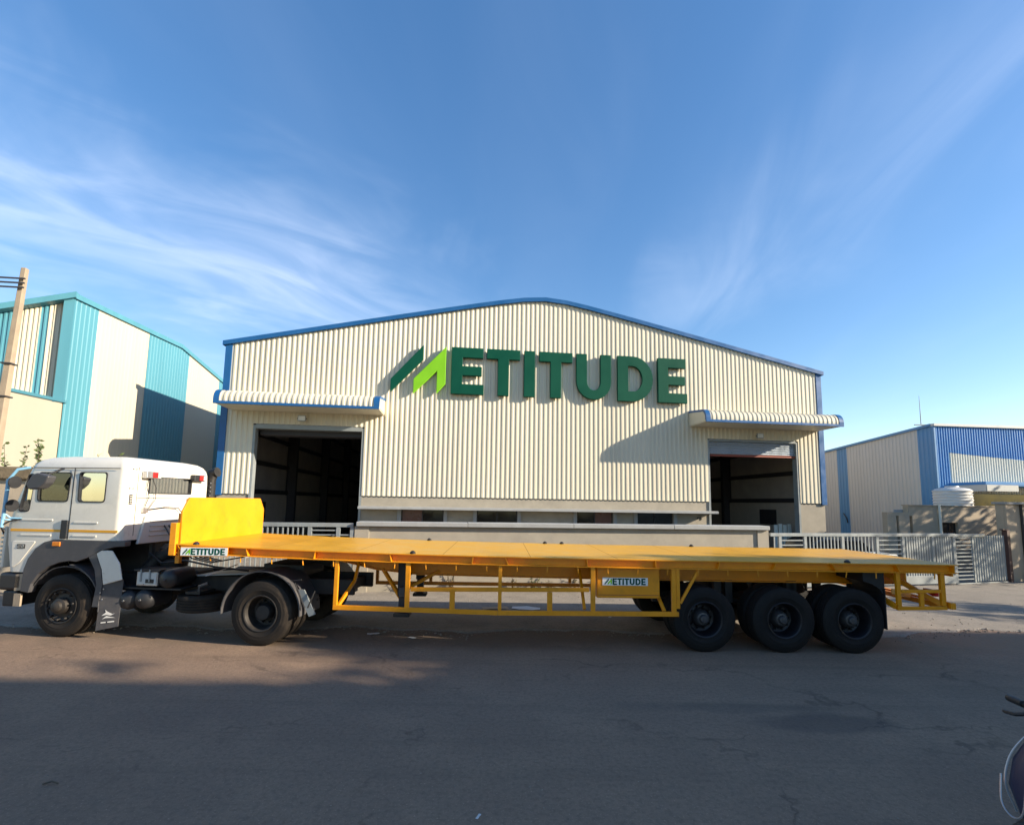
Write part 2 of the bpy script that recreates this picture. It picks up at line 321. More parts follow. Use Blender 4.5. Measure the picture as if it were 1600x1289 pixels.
def rib_profile(s0, s1, pitch, d, ridge=.34, slope=.12):
    """(s, offset) points of trapezoid ribs"""
    pts = []; k = math.floor(s0 / pitch) - 1
    while k * pitch < s1 + pitch:
        b = k * pitch; pan = 1 - ridge - 2 * slope
        pts += [(b, 0), (b + pitch * pan, 0), (b + pitch * (pan + slope), d), (b + pitch * (pan + slope + ridge), d)]
        k += 1
    def at(s):
        for (a, da), (b, db) in zip(pts, pts[1:]):
            if a <= s <= b: return da + (db - da) * (s - a) / max(1e-9, b - a)
        return 0
    return [(s0, at(s0))] + [p for p in pts if s0 + 1e-4 < p[0] < s1 - 1e-4] + [(s1, at(s1))]
def sheet(name, mat, parent, s0, s1, zb, zt, y=0, pitch=.2, d=.03, axis='x', sign=-1, ridge=.34, slope=.12):
    """corrugated sheet standing in the local xz plane (axis x) or yz plane (axis y); zb, zt are numbers or functions of s"""
    f = lambda q, s: q(s) if callable(q) else q
    m = MB(); vs = []; fs = []
    for s, o in rib_profile(s0, s1, pitch, d, ridge, slope):
        for z in (f(zb, s), f(zt, s)):
            vs.append((s, y + sign * o, z) if axis == 'x' else (y + sign * o, s, z))
    for i in range(len(vs) // 2 - 1): fs.append((2 * i, 2 * i + 2, 2 * i + 3, 2 * i + 1))
    return m.add(vs, fs).build(name, mat, parent)

# ------------------------------------------------------------------ ground
g = MB().add([(-350, -150, -.02), (350, -150, -.02), (350, 550, -.02), (-350, 550, -.02)], [(0, 1, 2, 3)]).build('ground', M_earth); struct(g)
def edge_y(x):
    b = 8.75 + (.18 * (x - 6.9) if x > 6.9 else .02 * (x - 6.9))
    return b + .10 * math.sin(x * 1.7) + .06 * math.sin(x * 4.3 + 1) + .035 * math.sin(x * 11.3)
m = MB(); xs = [-60 + i * .25 for i in range(521)]
vs = []; fs = []
for x in xs: vs += [(x, -9, 0), (x, edge_y(x) + .25, 0)]
for i in range(len(xs) - 1): fs.append((2 * i, 2 * i + 2, 2 * i + 3, 2 * i + 1))
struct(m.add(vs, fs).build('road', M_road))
m = MB(); vs = []; fs = []
for x in xs:
    e = edge_y(x) + random.uniform(-.03, .03); vs += [(x, e, .001), (x, e + .06, .016), (x, e + 1.5, .018), (x, 70, .018)]
for i in range(len(xs) - 1):
    for k in range(3): fs.append((4 * i + k, 4 * i + 4 + k, 4 * i + 5 + k, 4 * i + 1 + k))
struct(m.add(vs, fs).build('concrete_apron', M_apron))
def stone(m, c, r):
    vs = [Vector((random.uniform(-1, 1), random.uniform(-1, 1), random.uniform(-.5, .7))).normalized() * r * random.uniform(.6, 1) for _ in range(6)]
    base = [(1, 0, 0), (0, 1, 0), (-1, 0, 0), (0, -1, 0), (0, 0, .7), (0, 0, -.4)]
    vs = [Vector(c) + Vector(b) * r * random.uniform(.6, 1.1) for b in base]
    m.add(vs, [(0, 1, 4), (1, 2, 4), (2, 3, 4), (3, 0, 4), (1, 0, 5), (2, 1, 5), (3, 2, 5), (0, 3, 5)])
m = MB()
for i in range(2200):
    x = random.uniform(-9, 15); stone(m, (x, edge_y(x) + random.gauss(-.02, .05 + .14 * abs(math.sin(x * 1.1))), .006), random.choice((.006, .008, .008, .012, .012, .018, .03)) * random.uniform(.6, 1.3))
for i in range(500): stone(m, (random.uniform(-7, 9), random.uniform(2.2, 8.4), .002), random.uniform(.004, .012))
for i in range(300): stone(m, (random.uniform(-5, 13), random.uniform(9, 12.2), .02), random.uniform(.008, .025))
o = m.build('rubble', M_rock); o['kind'] = 'stuff'; o['label'] = 'crumbs of stone along the broken road edge'

# ------------------------------------------------------------------ main warehouse
TH = R(6.64)
wh = thing('warehouse', 'large cream corrugated warehouse with blue gable trim and two open doorways', 'warehouse', (-11.19, 18, 0), TH)
WL = 25.18
def roof_z(s):          # low gable with a softly rounded ridge
    d = abs(s - WL / 2); return 8.27 + .222 * (12.63 - math.sqrt(d * d + 1))
DL, DR = (1.18, 5.36), (19.74, 23.97); DT = 5.08; DZ = 2.48
for a, b in ((0.02, DL[0]), (DL[1], DR[0]), (DR[1], WL - .02)):
    if a < 5 or a > 20: box('plinth_wall', M_plaster, wh, a, b, .02, .27, 0, DZ, .01)
    else:                                               # middle plinth with window openings
        wins = [(6.91, 8.57), (9.88, 11.52), (13.98, 15.53), (16.55, 18.14)]
        box('plinth_wall', M_plaster, wh, a, b, .02, .27, 0, .9); box('plinth_wall', M_plaster, wh, a, b, .02, .27, 1.96, DZ, .01)
        cur = a
        for w0, w1 in wins + [(b, b)]: box('plinth_wall', M_plaster, wh, cur, w0, .02, .27, .9, 1.96); cur = w1
        for i, (w0, w1) in enumerate(wins):
            w = MB()
            for q in ((w0 - .14, w0), (w1, w1 + .14)): w.box(q[0], q[1], -.08, .015, .82, 1.91)
            w.box(w0, w1, -.08, .015, .82, .9)
            wo = w.build('window', M_grey, wh, label=['window with a brown sliding pane on its left', 'all dark window left of the middle', 'window with a brown sliding pane on its right', 'all dark window nearest the right doorway'][i])
            f = MB()
            for q in ((w0 + .003, w0 + .045), ((w0 + w1) / 2 - .02, (w0 + w1) / 2 + .02), (w1 - .045, w1 - .003)): f.box(q[0], q[1], .06, .12, .903, 1.955)
            f.box(w0 + .045, w1 - .045, .065, .115, .903, .95); f.box(w0 + .045, w1 - .045, .065, .115, 1.91, 1.955); f.build('frame', M_steel_dk, wo)
            c = (w0 + w1) / 2
            for k, (p, q) in enumerate(((w0 + .045, c - .02), (c + .02, w1 - .045))):
                box('pane', M_brown if (i, k) in ((0, 0), (2, 1)) else M_dkglass, wo, p, q, .085, .093, .95, 1.91)
        led = box('ledge', M_grey, wh, a - .02, b + .12, -.55, .018, 1.913, 2.02, .01)
        sk = box('skirting_flashing', M_steel_dk, wh, a, b, -.015, .015, DZ - .03, DZ + .025)
# corrugated sheets, one metre each
cuts = sorted(set([.2, DL[0], DL[1], DR[0], DR[1], WL - .2] + [.2 + k for k in range(1, 25)]))
cuts = [c for i, c in enumerate(cuts) if i == 0 or c - cuts[i - 1] > .25 or c in (DL[0], DL[1], DR[0], DR[1])]
cuts = [c for c in cuts if not any(0 < abs(c - d) < .25 for d in (DL[0], DL[1], DR[0], DR[1], WL - .2))]
for k, (a, b) in enumerate(zip(cuts, cuts[1:])):
    c = (a + b) / 2; zb = DT + .05 if DL[0] < c < DL[1] or DR[0] < c < DR[1] else DZ - .06
    sheet('cladding_sheet', M_cream, wh, a, b + (.01 if k % 2 else 0), zb, lambda s: roof_z(s) - .02, y=-.02 - .0015 * (k % 2), pitch=.195, d=.021)
for s0, s1 in ((-.03, .21), (WL - .21, WL + .03)): box('corner_flashing', M_blue, wh, s0, s1, -.065, .2, DZ - .12, 8.2)
for sg in (0, 1):
    xs_ = [(-.12 + (WL / 2 + .12) * k / 14) if sg == 0 else (WL / 2 + (WL / 2 + .12) * k / 14) for k in range(15)]
    for nm, y0, y1, d0, d1, mt in (('rake_trim', -.14, .12, -.09, .08, M_blue), ('roof', .13, 42, -.03, .05, M_roof)):
        m = MB(); vs = []
        for x in xs_: z = roof_z(x); vs += [(x, y0, z + d0), (x, y1, z + d0), (x, y1, z + d1), (x, y0, z + d1)]
        fs = [(4 * i + k, 4 * i + 4 + k, 4 * i + 4 + (k + 1) % 4, 4 * i + (k + 1) % 4) for i in range(14) for k in range(4)] + [(0, 1, 2, 3), (59, 58, 57, 56)]
        m.add(vs, fs).build(nm, mt, wh, smooth=nm == 'rake_trim')
for s0 in (0.02, WL - .12): box('side_wall', M_inner, wh, s0, s0 + .1, .28, 42, 0, 8.2)
MB().prism([(0, 0), (WL, 0), (WL, 8.25), (WL / 2, 10.9), (0, 8.25)], 'xz', 42, 42.1).build('rear_wall', M_inner, wh)
box('inner_floor', M_floor, wh, .13, WL - .13, .28, 41.9, .02, .06)
for side, s in ((1, .13), (-1, WL - .13)):
    for k in range(4):
        y = .75 + 6.2 * k; a = s + side * .02; b = s + side * .50
        m = MB(); x0, x1 = min(a, b), max(a, b)
        m.box(x0, x0 + .02, y, y + .26, .06, 8.1).box(x1 - .02, x1, y, y + .26, .06, 8.1).box(x0 + .02, x1 - .02, y + .12, y + .14, .06, 8.1); m.build('column', M_steel_dk, wh)
    for z in (2.46, 3.75, 5.0, 6.4, 7.6):
        x0, x1 = sorted((s, s + side * .11)); box('girt', M_steel_dk, wh, x0, x1, 1.2, 26, z, z + .2)
    x0, x1 = sorted((s + side * .001, s + side * .06)); box('inner_plinth', pmat('inner_plaster', (.46, .40, .33), .9) if side > 0 else MATS['inner_plaster'], wh, x0, x1, .28, 40, .06, 2.44)
    x0, x1 = sorted((s + side * .062, s + side * .09)); box('inner_window', M_steel_dk, wh, x0, x1, 3.0, 4.3, 1.35, 2.1)
for a in (DL[0], DL[1], DR[0], DR[1]):
    sg = 1 if a in (DL[0], DR[0]) else -1; x0, x1 = sorted((a, a + sg * .09)); box('door_guide', M_gate, wh, x0, x1, -.02, .26, .02, DT)
for a, b in (DL, DR): box('lintel', M_gate, wh, a + .092, b - .092, -.018, .35, DT - .13 if a < 5 else DT - .05, DT + .04)
box('shutter_drum', M_steel_dk, wh, DL[0] + .1, DL[1] - .1, .36, .9, DT - .35, DT + .3, .05)
for k in range(6):
    z = DT - .14 - k * .093; m = MB(); prof = [(.10, 0), (.075, .02), (.068, .045), (.075, .07), (.10, .09)]
    n = len(prof); vs = []
    for s in (DR[0] + .095, DR[1] - .095): vs += [(s, y, z + h) for y, h in prof]
    m.add(vs, [(i, i + 1, n + i + 1, n + i) for i in range(n - 1)]); m.build('shutter_slat', M_shutter, wh)
box('shutter_bottom_bar', M_red, wh, DR[0] + .095, DR[1] - .095, .05, .14, DT - .70, DT - .61, .01)
# canopies
def canopy(s0, s1, lab):
    path = [(-.03, 6.26), (-.5, 6.2), (-1.02, 6.13)] + [(-1.08 - .34 * math.sin(t), 5.79 + .34 * math.cos(t)) for t in [R(a) for a in (0, 15, 30, 45, 60, 75, 90)]] + [(-1.42, 5.70)]
    P = [Vector((0, y, z)) for y, z in path]; nor = []
    for i in range(len(P)):
        d = (P[min(i + 1, len(P) - 1)] - P[max(i - 1, 0)]).normalized(); nor.append(Vector((0, d.z, -d.y)))
        if nor[-1].z < 0 and i < 6: nor[-1] *= -1
        if i >= 6 and nor[-1].y > 0: nor[-1] *= -1
    def strip(a, b, off0, d, name, mat, par):
        m = MB(); vs = []; fs = []; n = len(P)
        prof = rib_profile(a, b, .195, d) if d else [(a, 0), (b, 0)]
        for s, o in prof:
            for p, q in zip(P, nor): w = p + q * (off0 + o); vs.append((s, w.y, w.z))
        for i in range(len(prof) - 1):
            for k in range(n - 1): fs.append((i * n + k, (i + 1) * n + k, (i + 1) * n + k + 1, i * n + k + 1))
        return m.add(vs, fs).build(name, mat, par)
    c = box('canopy', M_cream, wh, s0 + .02, s1 - .02, -1.40, -.03, 5.62, 5.66, label=lab)
    strip(s0 + .17, s1 - .17, 0, .02, 'roof_sheet', M_cream, c)
    for a, b in ((s0, s0 + .2), (s1 - .2, s1)): strip(a, b, .034, 0, 'edge_trim', M_blue, c)
    box('front_lip', M_blue, c, s0, s1, -1.46, -1.405, 5.60, 5.70, .006)
    for a in (s0 + .005, s1 - .035):
        poly = [(y, z) for y, z in path] + [(-1.40, 5.664), (-.03, 5.664)]
        MB().prism(poly, 'yz', a, a + .03).build('end_panel', M_cream, c)
        pr = [(p.y + q.y * .036, p.z + q.z * .036) for p, q in zip(P, nor)]; pin = [(p.y - q.y * .06, p.z - q.z * .06) for p, q in zip(P, nor)]
        MB().prism(pr + pin[::-1], 'yz', a - .004, a + .034).build('end_trim', M_blue, c)
    return c
canopy(.34, 6.12, 'curved corrugated canopy over the left doorway'); canopy(18.92, 24.98, 'curved corrugated canopy over the right doorway')
def flood(s, z, lab):
    p = wh.matrix_world @ Vector((0, 0, 0)); f = thing('flood_lamp', lab, 'lamp', (-11.19 + s * math.cos(TH), 18 + s * math.sin(TH), z), TH)
    b = MB().box(-.15, .15, -.34, -.27, -.10, .12).build('housing', M_gate, f, bevel=.01); box('lens', M_lens, b, -.125, .125, -.348, -.341, -.075, .095)
    m = MB().bar((0, -.055, .02), (0, -.27, .02), .03, .03); m.box(-.18, .18, -.30, -.28, -.02, .02); m.build('bracket', M_steel_dk, f)
flood(3.05, 5.34, 'small square flood lamp above the left doorway'); flood(22.0, 5.27, 'small square flood lamp above the right doorway')

# ---- lettering, unit height 1; each glyph is (polygon list) made of bars or outlines
def arc(cx, cy, rx, ry, a0, a1, n=14): return [(cx + rx * math.cos(R(a0 + (a1 - a0) * i / n)), cy + ry * math.sin(R(a0 + (a1 - a0) * i / n))) for i in range(n + 1)]
def glyph(ch, w):
    t = .235
    if ch == 'E': return [[(0, 0), (w, 0), (w, .215), (t, .215), (t, .40), (w * .93, .40), (w * .93, .60), (t, .60), (t, .785), (w * .97, .785), (w * .97, 1), (0, 1)]]
    if ch == 'T': return [[(w / 2 - t / 2, 0), (w / 2 + t / 2, 0), (w / 2 + t / 2, .785), (w, .785), (w, 1), (0, 1), (0, .785), (w / 2 - t / 2, .785)]]
    if ch == 'I': return [[(0, 0), (w, 0), (w, 1), (0, 1)]]
    if ch == 'U':
        o = arc(w / 2, .40, w / 2, .40, 180, 360); i = arc(w / 2, .40, w / 2 - t, .40 - .205, 360, 180)
        return [[(0, 1)] + o + [(w, 1), (w - t, 1)] + i + [(t, 1)]]
    if ch == 'D':
        rx = w * .58
        o = [(0, 0)] + arc(w - rx, .5, rx, .5, -90, 90) + [(0, 1)]
        i = [(t, .785)] + arc(w - rx, .5, rx - t, .285, 90, -90) + [(t, .215)]
        h = len(o) // 2
        # split into an upper and a lower half so that each is a simple polygon
        up = [(0, .5), (t, .5), (t, .785)] + arc(w - rx, .5, rx - t, .285, 90, 0, 8) + arc(w - rx, .5, rx, .5, 0, 90, 8) + [(0, 1)]
        lo = [(0, 0)] + arc(w - rx, .5, rx, .5, -90, 0, 8) + arc(w - rx, .5, rx - t, .285, 0, -90, 8) + [(t, .215), (t, .5), (0, .5)]
        return [up, lo]
SLASH = [(6.31, 7.08), (7.57, 8.54), (7.57, 7.95), (6.31, 6.55)]
LIME = [(7.21, 7.13), (8.48, 8.52), (8.48, 6.97), (8.13, 6.56), (8.13, 7.49), (7.21, 6.53)]
TXT = [('E', 8.70, 10.03), ('T', 10.14, 11.52), ('I', 11.69, 12.14), ('T', 12.32, 13.73), ('U', 13.90, 15.40), ('D', 15.69, 17.24), ('E', 17.47, 18.77)]
def lettering(parent, x0, z0, sc, y0, y1, bevel=0):
    """the whole word mark; x0,z0 is its lower left corner, sc the scale against the wall sign"""
    T = lambda p: (x0 + (p[0] - 6.31) * sc, z0 + (p[1] - 6.55) * sc)
    MB().prism([T(p) for p in SLASH], 'xz', y0, y1).build('emblem_stroke', M_green, parent, bevel=bevel)
    MB().prism([T(p) for p in LIME], 'xz', y0, y1).build('emblem_chevron', M_lime, parent, bevel=bevel)
    for ch, a, b in TXT:
        m = MB(); w = (b - a) / 1.95
        for poly in glyph(ch, w): m.prism([T((a + u * 1.95, 6.58 + v * 1.94)) for u, v in poly], 'xz', y0, y1)
        m.build('letter', M_green, parent, bevel=bevel if ch != 'D' else 0)
sg = thing('wall_sign', 'big raised dark green word sign with lime chevron on the cream gable', 'sign', (-11.19, 18, 0), TH)
lettering(sg, 6.31, 6.55, 1, -.24, -.10, .012)

# ------------------------------------------------------------------ compound wall and gates
cw = thing('compound_wall', 'low plastered compound wall with grey coping behind the trailer', 'wall', (-3.81, 11.86, 0), TH)
box('wall_panel', M_plaster, cw, .05, 10.87, 0, .23, 0, 1.605, .01)
for k in range(4): box('coping', M_grey, cw, k * 2.73 + .002, (k + 1) * 2.73 - .004, -.12, .35, 1.61, 1.72 + .003 * (k % 2), .01)
box('pier', M_plaster, cw, -.04, .3, -.04, .27, 0, 1.604); box('pier', M_plaster, cw, 10.6, 10.92, -.04, .27, 0, 1.604)
mt = MB().box(0, .12, -.012, .012, 0, .02)
# meter bracket on the plinth
o = MB().box(19.2, 19.4, -.012, .018, 1.72, 1.75).box(19.2, 19.225, -.012, .018, 1.66, 1.72).box(19.38, 19.4, -.012, .018, 1.64, 1.72).build('bracket', M_steel_dk, wh)

def vbars(par, x0, x1, z0, z1, pitch, w=.03):
    n = int((x1 - x0) / pitch); src = None
    for k in range(1, n):
        x = x0 + (x1 - x0) * k / n
        if src is None: src = MB().box(-w / 2, w / 2, -.012, .012, z0, z1).build('bar', M_gate, par); src.location = (x, 0, 0)
        else: inst(src, par, (x, 0, 0))
def hbars(par, x0, x1, zs, w=.03):
    for z in zs: box('bar', M_gate, par, x0, x1, -.012, .012, z - w / 2, z + w / 2)
lg = thing('barred_gate', 'grey barred steel gate in front of the left doorway', 'gate', (-10.2, 11.115, 0), TH)
box('top_rail', M_gate, lg, 0, 6.35, -.03, .03, 1.58, 1.68, .005); box('bottom_rail', M_gate, lg, 0, 6.35, -.03, .03, .10, .18, .005)
for x in (0, 2.6, 5.28, 5.95, 6.28): box('post', M_gate, lg, x, x + .09, -.026, .026, .182, 1.578)
vbars(lg, .09, 2.6, .18, 1.58, .115); vbars(lg, 2.69, 5.28, .18, 1.58, .115); hbars(lg, 5.37, 5.95, [.35 + .13 * k for k in range(9)] + [1.5]); hbars(lg, 6.04, 6.28, [.35 + .13 * k for k in range(9)])
GA = math.atan2(14.5 - 13.17, 13.42 - 7.12); GL = math.hypot(14.5 - 13.17, 13.42 - 7.12)
rg = thing('barred_gate', 'long grey barred sliding gate right of the compound wall', 'gate', (7.12, 13.17, 0), GA)
def gx(px):    # distance along the gate of a bar seen at that column
    k = (px - 800) / 740; c, s = math.cos(GA), math.sin(GA); return (k * 13.17 - 7.12) / (c - k * s)
box('top_rail', M_gate, rg, 0, GL, -.03, .03, 1.44, 1.53, .005); box('bottom_rail', M_gate, rg, 0, GL, -.03, .03, .06, .30, .005)
marks = [(1200, 1213, 'v'), (1217, 1252, 'h'), (1256, 1310, 'v'), (1314, 1363, 'v'), (1368, 1403, 'h'), (1407, 1449, 'c'), (1453, 1493, 'c')]
prev = 0
for a, b, kind in marks:
    x0, x1 = max(0.0, gx(a)), min(gx(b), GL - .09)
    box('post', M_gate, rg, x1, x1 + .085, -.026, .026, .302, 1.438)
    if kind == 'h': hbars(rg, x0, x1, [.42 + .13 * k for k in range(8)])
    else: vbars(rg, x0, x1, .30, 1.44, .115 if kind == 'v' else .085, .03 if kind == 'v' else .05)
sgt = thing('sheet_gate', 'grey gate of ribbed sheet with a barred end beside the rusty post', 'gate', (13.43, 14.55, 0), math.atan2(.62, 2.2))
SL = math.hypot(.62, 2.2)
box('top_rail', M_gate, sgt, 0, 1.35, -.03, .03, 1.42, 1.51, .005); box('post', M_gate, sgt, .0, .06, -.025, .025, .05, 1.418); box('post', M_gate, sgt, .78, .84, -.025, .025, .05, 1.418)
hbars(sgt, .06, .78, [.16 + .112 * k for k in range(12)], .028)
sheet('gate_sheet', M_gate, sgt, .85, SL - .02, .08, 1.46, y=.02, pitch=.11, d=.018)
box('bottom_rail', M_gate, sgt, .0, SL - .02, -.02, .02, .02, .048)
gp = MB().box(-.07, .07, -.07, .07, 0, 1.62).box(-.2, .07, -.05, .05, 1.625, 1.66).build('gate_post', pmat('rusty_post', (.07, .035, .03), .7, 0, .3, 5), bevel=.008); gp.location = (15.72, 15.2, 0); gp.rotation_euler = (0, 0, .27)
tag(gp, 'dark rusty gate post at the end of the sheet gate', 'post')

# ------------------------------------------------------------------ guard room, right wall, tank
gr = thing('guard_room', 'low flat roofed beige guard room behind the right gate', 'building', (13.33, 16.9, 0), R(8))
def wall_hole(name, mat, par, x0, x1, z0, z1, y0, y1, holes):
    cur = x0
    for a, b, c, d in holes:
        box(name, mat, par, cur, a, y0, y1, z0, z1); box(name, mat, par, a, b, y0, y1, z0, c); box(name, mat, par, a, b, y0, y1, d, z1); cur = b
    box(name, mat, par, cur, x1, y0, y1, z0, z1)
wall_hole('side_block_wall', M_beige, gr, 0, .86, 0.02, 2.12, 0, .2, [(.36, .46, .4, 2.0)])
wall_hole('wall', M_beige, gr, .862, 5.1, 0.0, 2.36, .0, .2, [(.9, 1.02, .3, 2.0), (2.24, 2.9, 1.15, 1.78)])
for x0, h in ((0, 2.1), (4.9, 2.36)): MB().hexa([(x0, .202, 0), (x0 + .2, .202, 0), (x0 + 3.5, 3.2, 0), (x0 + 3.3, 3.2, 0), (x0, .202, h), (x0 + .2, .202, h), (x0 + 3.5, 3.2, h), (x0 + 3.3, 3.2, h)]).build('wall', M_beige, gr)
box('wall', M_beige, gr, 3.51, 8.19, 3.0, 3.2, 0, 2.1)
MB().prism([(.5, .21), (4.88, .21), (7.9, 2.99), (3.5, 2.99)], 'xy', 2.10, 2.22).build('roof_slab', M_grey, gr); box('parapet_cap', M_beige, gr, .84, 5.12, -.03, .23, 2.363, 2.40)
wd = box('window', M_steel_dk, gr, 2.24, 2.9, .10, .14, 1.15, 1.78); box('pane', M_dkglass, wd, 2.28, 2.55, .085, .097, 1.19, 1.74); box('pane', M_dkglass, wd, 2.59, 2.86, .085, .097, 1.19, 1.74)
for a, b, c, d in ((.36, .46, .4, 2.0), (.9, 1.02, .3, 2.0)): box('slot_shutter', M_steel_dk, gr, a, b, .12, .15, c, d)
MB().tube([(2.1, -.05, .05), (2.1, -.05, 2.42)], .04, 10).build('drain_pipe', M_pale, gr, smooth=True)
tk = MB(); prof = [(0, .0), (.55, 0), (.58, .04)]
for k in range(6): prof += [(.60, .06 + k * .11), (.57, .09 + k * .11), (.57, .13 + k * .11)]
prof += [(.6, .74), (.5, .82), (.22, .88), (.2, .93), (0, .94)]
tko = tk.lathe(prof, (0, 0, 0), 'z', 28).build('water_tank', M_tank, smooth=True); tko.location = (17.0, 18.3, 2.22); tag(tko, 'round ribbed white water tank on the guard room roof', 'tank')
bw = thing('boundary_wall', 'tall sunlit cream boundary wall at the right edge', 'wall', (15.86, 15.33, 0), R(8))
box('wall_panel', M_beige, bw, 0, 9, 0, .25, 0, 2.45, .015); box('pilaster', M_beige, bw, .0, .3, -.06, -.002, 0, 2.44); box('pilaster', M_beige, bw, 1.1, 1.4, -.06, -.002, 0, 2.44); box('coping', M_grey, bw, -.05, 9, -.1, .3, 2.453, 2.52)
MB().tube([(.62, -.03, 0), (.62, -.03, 2.44)], .035, 8).build('drain_pipe', M_black, bw, smooth=True)

# ------------------------------------------------------------------ right warehouse
rw = thing('warehouse', 'blue and grey ribbed warehouse on the right', 'warehouse', (18.86, 20.96, 0), R(5))
def rtop(y): return 6.0 - .083 * y
prev = 0
for a, b, mt in ((0, .78, M_rblue), (.78, 1.9, M_rgrey), (1.9, 3.4, M_rgrey), (3.4, 4.95, M_rgrey), (4.95, 5.68, M_rblue), (5.68, 8, M_rgrey), (8, 11, M_rgrey), (11, 14, M_rblue)):
    sheet('side_sheet', mt, rw, a, b, 0, rtop, y=0, pitch=.2, d=.02, axis='y', sign=-1)
def split(x): return 4.77 - .073 * (x - .62)
for k in range(10):
    a, b = k * 1.2, (k + 1) * 1.2
    if k == 0:
        sheet('blue_sheet', M_bblue, rw, .02, .64, 0, 5.93, y=-.02, pitch=.125, d=.025, ridge=.3); a = .64
    sheet('blue_sheet', M_bblue, rw, a, b, split, 5.93, y=-.02, pitch=.125, d=.025, ridge=.3); sheet('pale_sheet', M_pale, rw, a, b, 0, lambda s: split(s) - .005, y=-.015, pitch=.125, d=.025, ridge=.3)
box('corner_flashing', M_rblue, rw, -.05, .03, -.06, .06, 0, 5.99)
box('eave_trim', M_rgrey, rw, -.08, 12.1, -.12, .05, 5.95, 6.06)
m = MB(); m.hexa([(-.1, .06, 5.96), (.03, .06, 5.96), (.03, 14, rtop(14) - .04), (-.1, 14, rtop(14) - .04), (-.1, .06, 6.07), (.03, .06, 6.07), (.03, 14, rtop(14) + .07), (-.1, 14, rtop(14) + .07)]); m.build('rake_trim', M_rblue, rw)
m = MB(); m.hexa([(.04, .06, 5.9), (12, .06, 5.9), (12, 14, rtop(14) - .06), (.04, 14, rtop(14) - .06), (.04, .06, 5.98), (12, .06, 5.98), (12, 14, rtop(14) + .02), (.04, 14, rtop(14) + .02)]); m.build('roof', M_roof, rw)
box('side_wall', M_rgrey, rw, 11.95, 12.05, .06, 14, 0, 4.8); box('rear_wall', M_rgrey, rw, 0.03, 11.94, 13.9, 14.0, 0, 4.75)
cc = box('canopy', M_bblue, rw, .55, 6, -1.5, -.06, 3.30, 3.42, .01); box('fascia', M_rgrey, cc, .57, 2.0, -1.53, -1.503, 3.03, 3.29); box('end_panel', M_rgrey, cc, .55, .58, -1.5, -.06, 3.03, 3.298); box('soffit', M_bblue, cc, .6, 6, -1.5, -.06, 3.26, 3.298)
box('door_opening', M_dkglass, rw, .7, 5, -.075, -.06, 0, 2.95)
MB().tube([(-.06, 5.35, 1.95), (-.09, 5.25, 1.85), (-.1, 5.1, 1.7), (-.08, 5.08, 1.5), (-.06, 5.1, 1.45)], .03, 6).build('cable', M_black, rw, smooth=True)
an = MB().tube([(0, 0, 0), (0, 0, 1.35)], [.02, .008], 6).box(-.3, .2, -.03, .03, -.02, .02).build('roof_aerial', M_gate); an.location = (18.62, 21.3, 6.06); tag(an, 'thin aerial rod on the corner of the right warehouse roof', 'aerial')

# white car behind the gate
car = thing('parked_car', 'white car parked behind the right barred gate', 'car', (10.75, 16.0, 0), R(8)); car.scale = (.95, .95, .90)
body = [(-1.75, .35), (1.75, .35), (1.82, .6), (1.75, .88), (1.1, .95), (-1.2, .98), (-1.7, .92), (-1.8, .6)]
MB().prism(body, 'xz', -.78, .78).build('body', M_white, car, bevel=.06, seg=2)
cab_p = [(-1.45, .97), (1.0, .94), (.45, 1.38), (-.9, 1.42), (-1.25, 1.3)]
MB().prism(cab_p, 'xz', -.68, .68).build('cabin_glass', M_dkglass, car, bevel=.05, seg=2)
box('roof', M_seat, car, -.95, .42, -.62, .62, 1.405, 1.45, .02)
for x in (-1.1, 1.12):
    for y in (-.79, .63): MB().lathe([(0, 0), (.18, 0), (.29, .02), (.29, .15), (0, .16)], (x, y, .31), 'y', 20).build('wheel', M_rubber, car, smooth=True)

# ------------------------------------------------------------------ left warehouse, wall, pole
lw = thing('warehouse', 'teal and cream striped warehouse on the left', 'warehouse', (-14.83, 15.38, 0), TH)
def ltop(y): return 8.94 + .0534 * y if y < 6.18 else 9.27 - .157 * (y - 6.18)
for a, b, mt, d in ((.02, 1.09, M_teal, .012), (1.09, 2.5, M_lcream, .004), (2.5, 3.92, M_lcream, .004), (3.92, 5.4, M_teal, .012), (5.4, 6.18, M_teal, .012), (6.18, 6.93, M_teal, .012), (6.93, 8.4, M_lcream, .004), (8.4, 9.9, M_lcream, .004), (9.9, 12, M_teal, .012), (12, 16, M_lcream, .004)):
    sheet('side_sheet', mt, lw, a, b, 0, ltop, y=0, pitch=.2, d=d, axis='y', sign=1)
for (a, b) in ((-.05, 6.18), (6.18, 16)):
    m = MB(); za, zb = ltop(max(a, 0)), ltop(b); m.hexa([(-.1, a, za - .1), (.08, a, za - .1), (.08, b, zb - .1), (-.1, b, zb - .1), (-.1, a, za + .08), (.08, a, za + .08), (.08, b, zb + .08), (-.1, b, zb + .08)]); m.build('rake_trim', M_teal, lw)
    m = MB(); m.hexa([(-9, a, za - 3.96), (-.11, a, za - .06), (-.11, b, zb - .06), (-9, b, zb - 3.96), (-9, a, za - 3.9), (-.11, a, za), (-.11, b, zb), (-9, b, zb - 3.9)]); m.build('roof', M_roof, lw)
nfront = set(lw.children)
def sill(x): return 5.29 + .22 * max(x, -2.0) * -1
def head(x): return 8.84 + .43 * max(x, -4)
MB().prism([(-9, 0), (-.02, 0), (-.02, sill(0)), (-2.5, sill(-2.5)), (-9, sill(-2.5))], 'xz', -.02, .25).build('front_wall', M_lcream, lw)
box('corner_post', M_teal, lw, -.26, .02, -.03, .19, sill(0), 8.9)
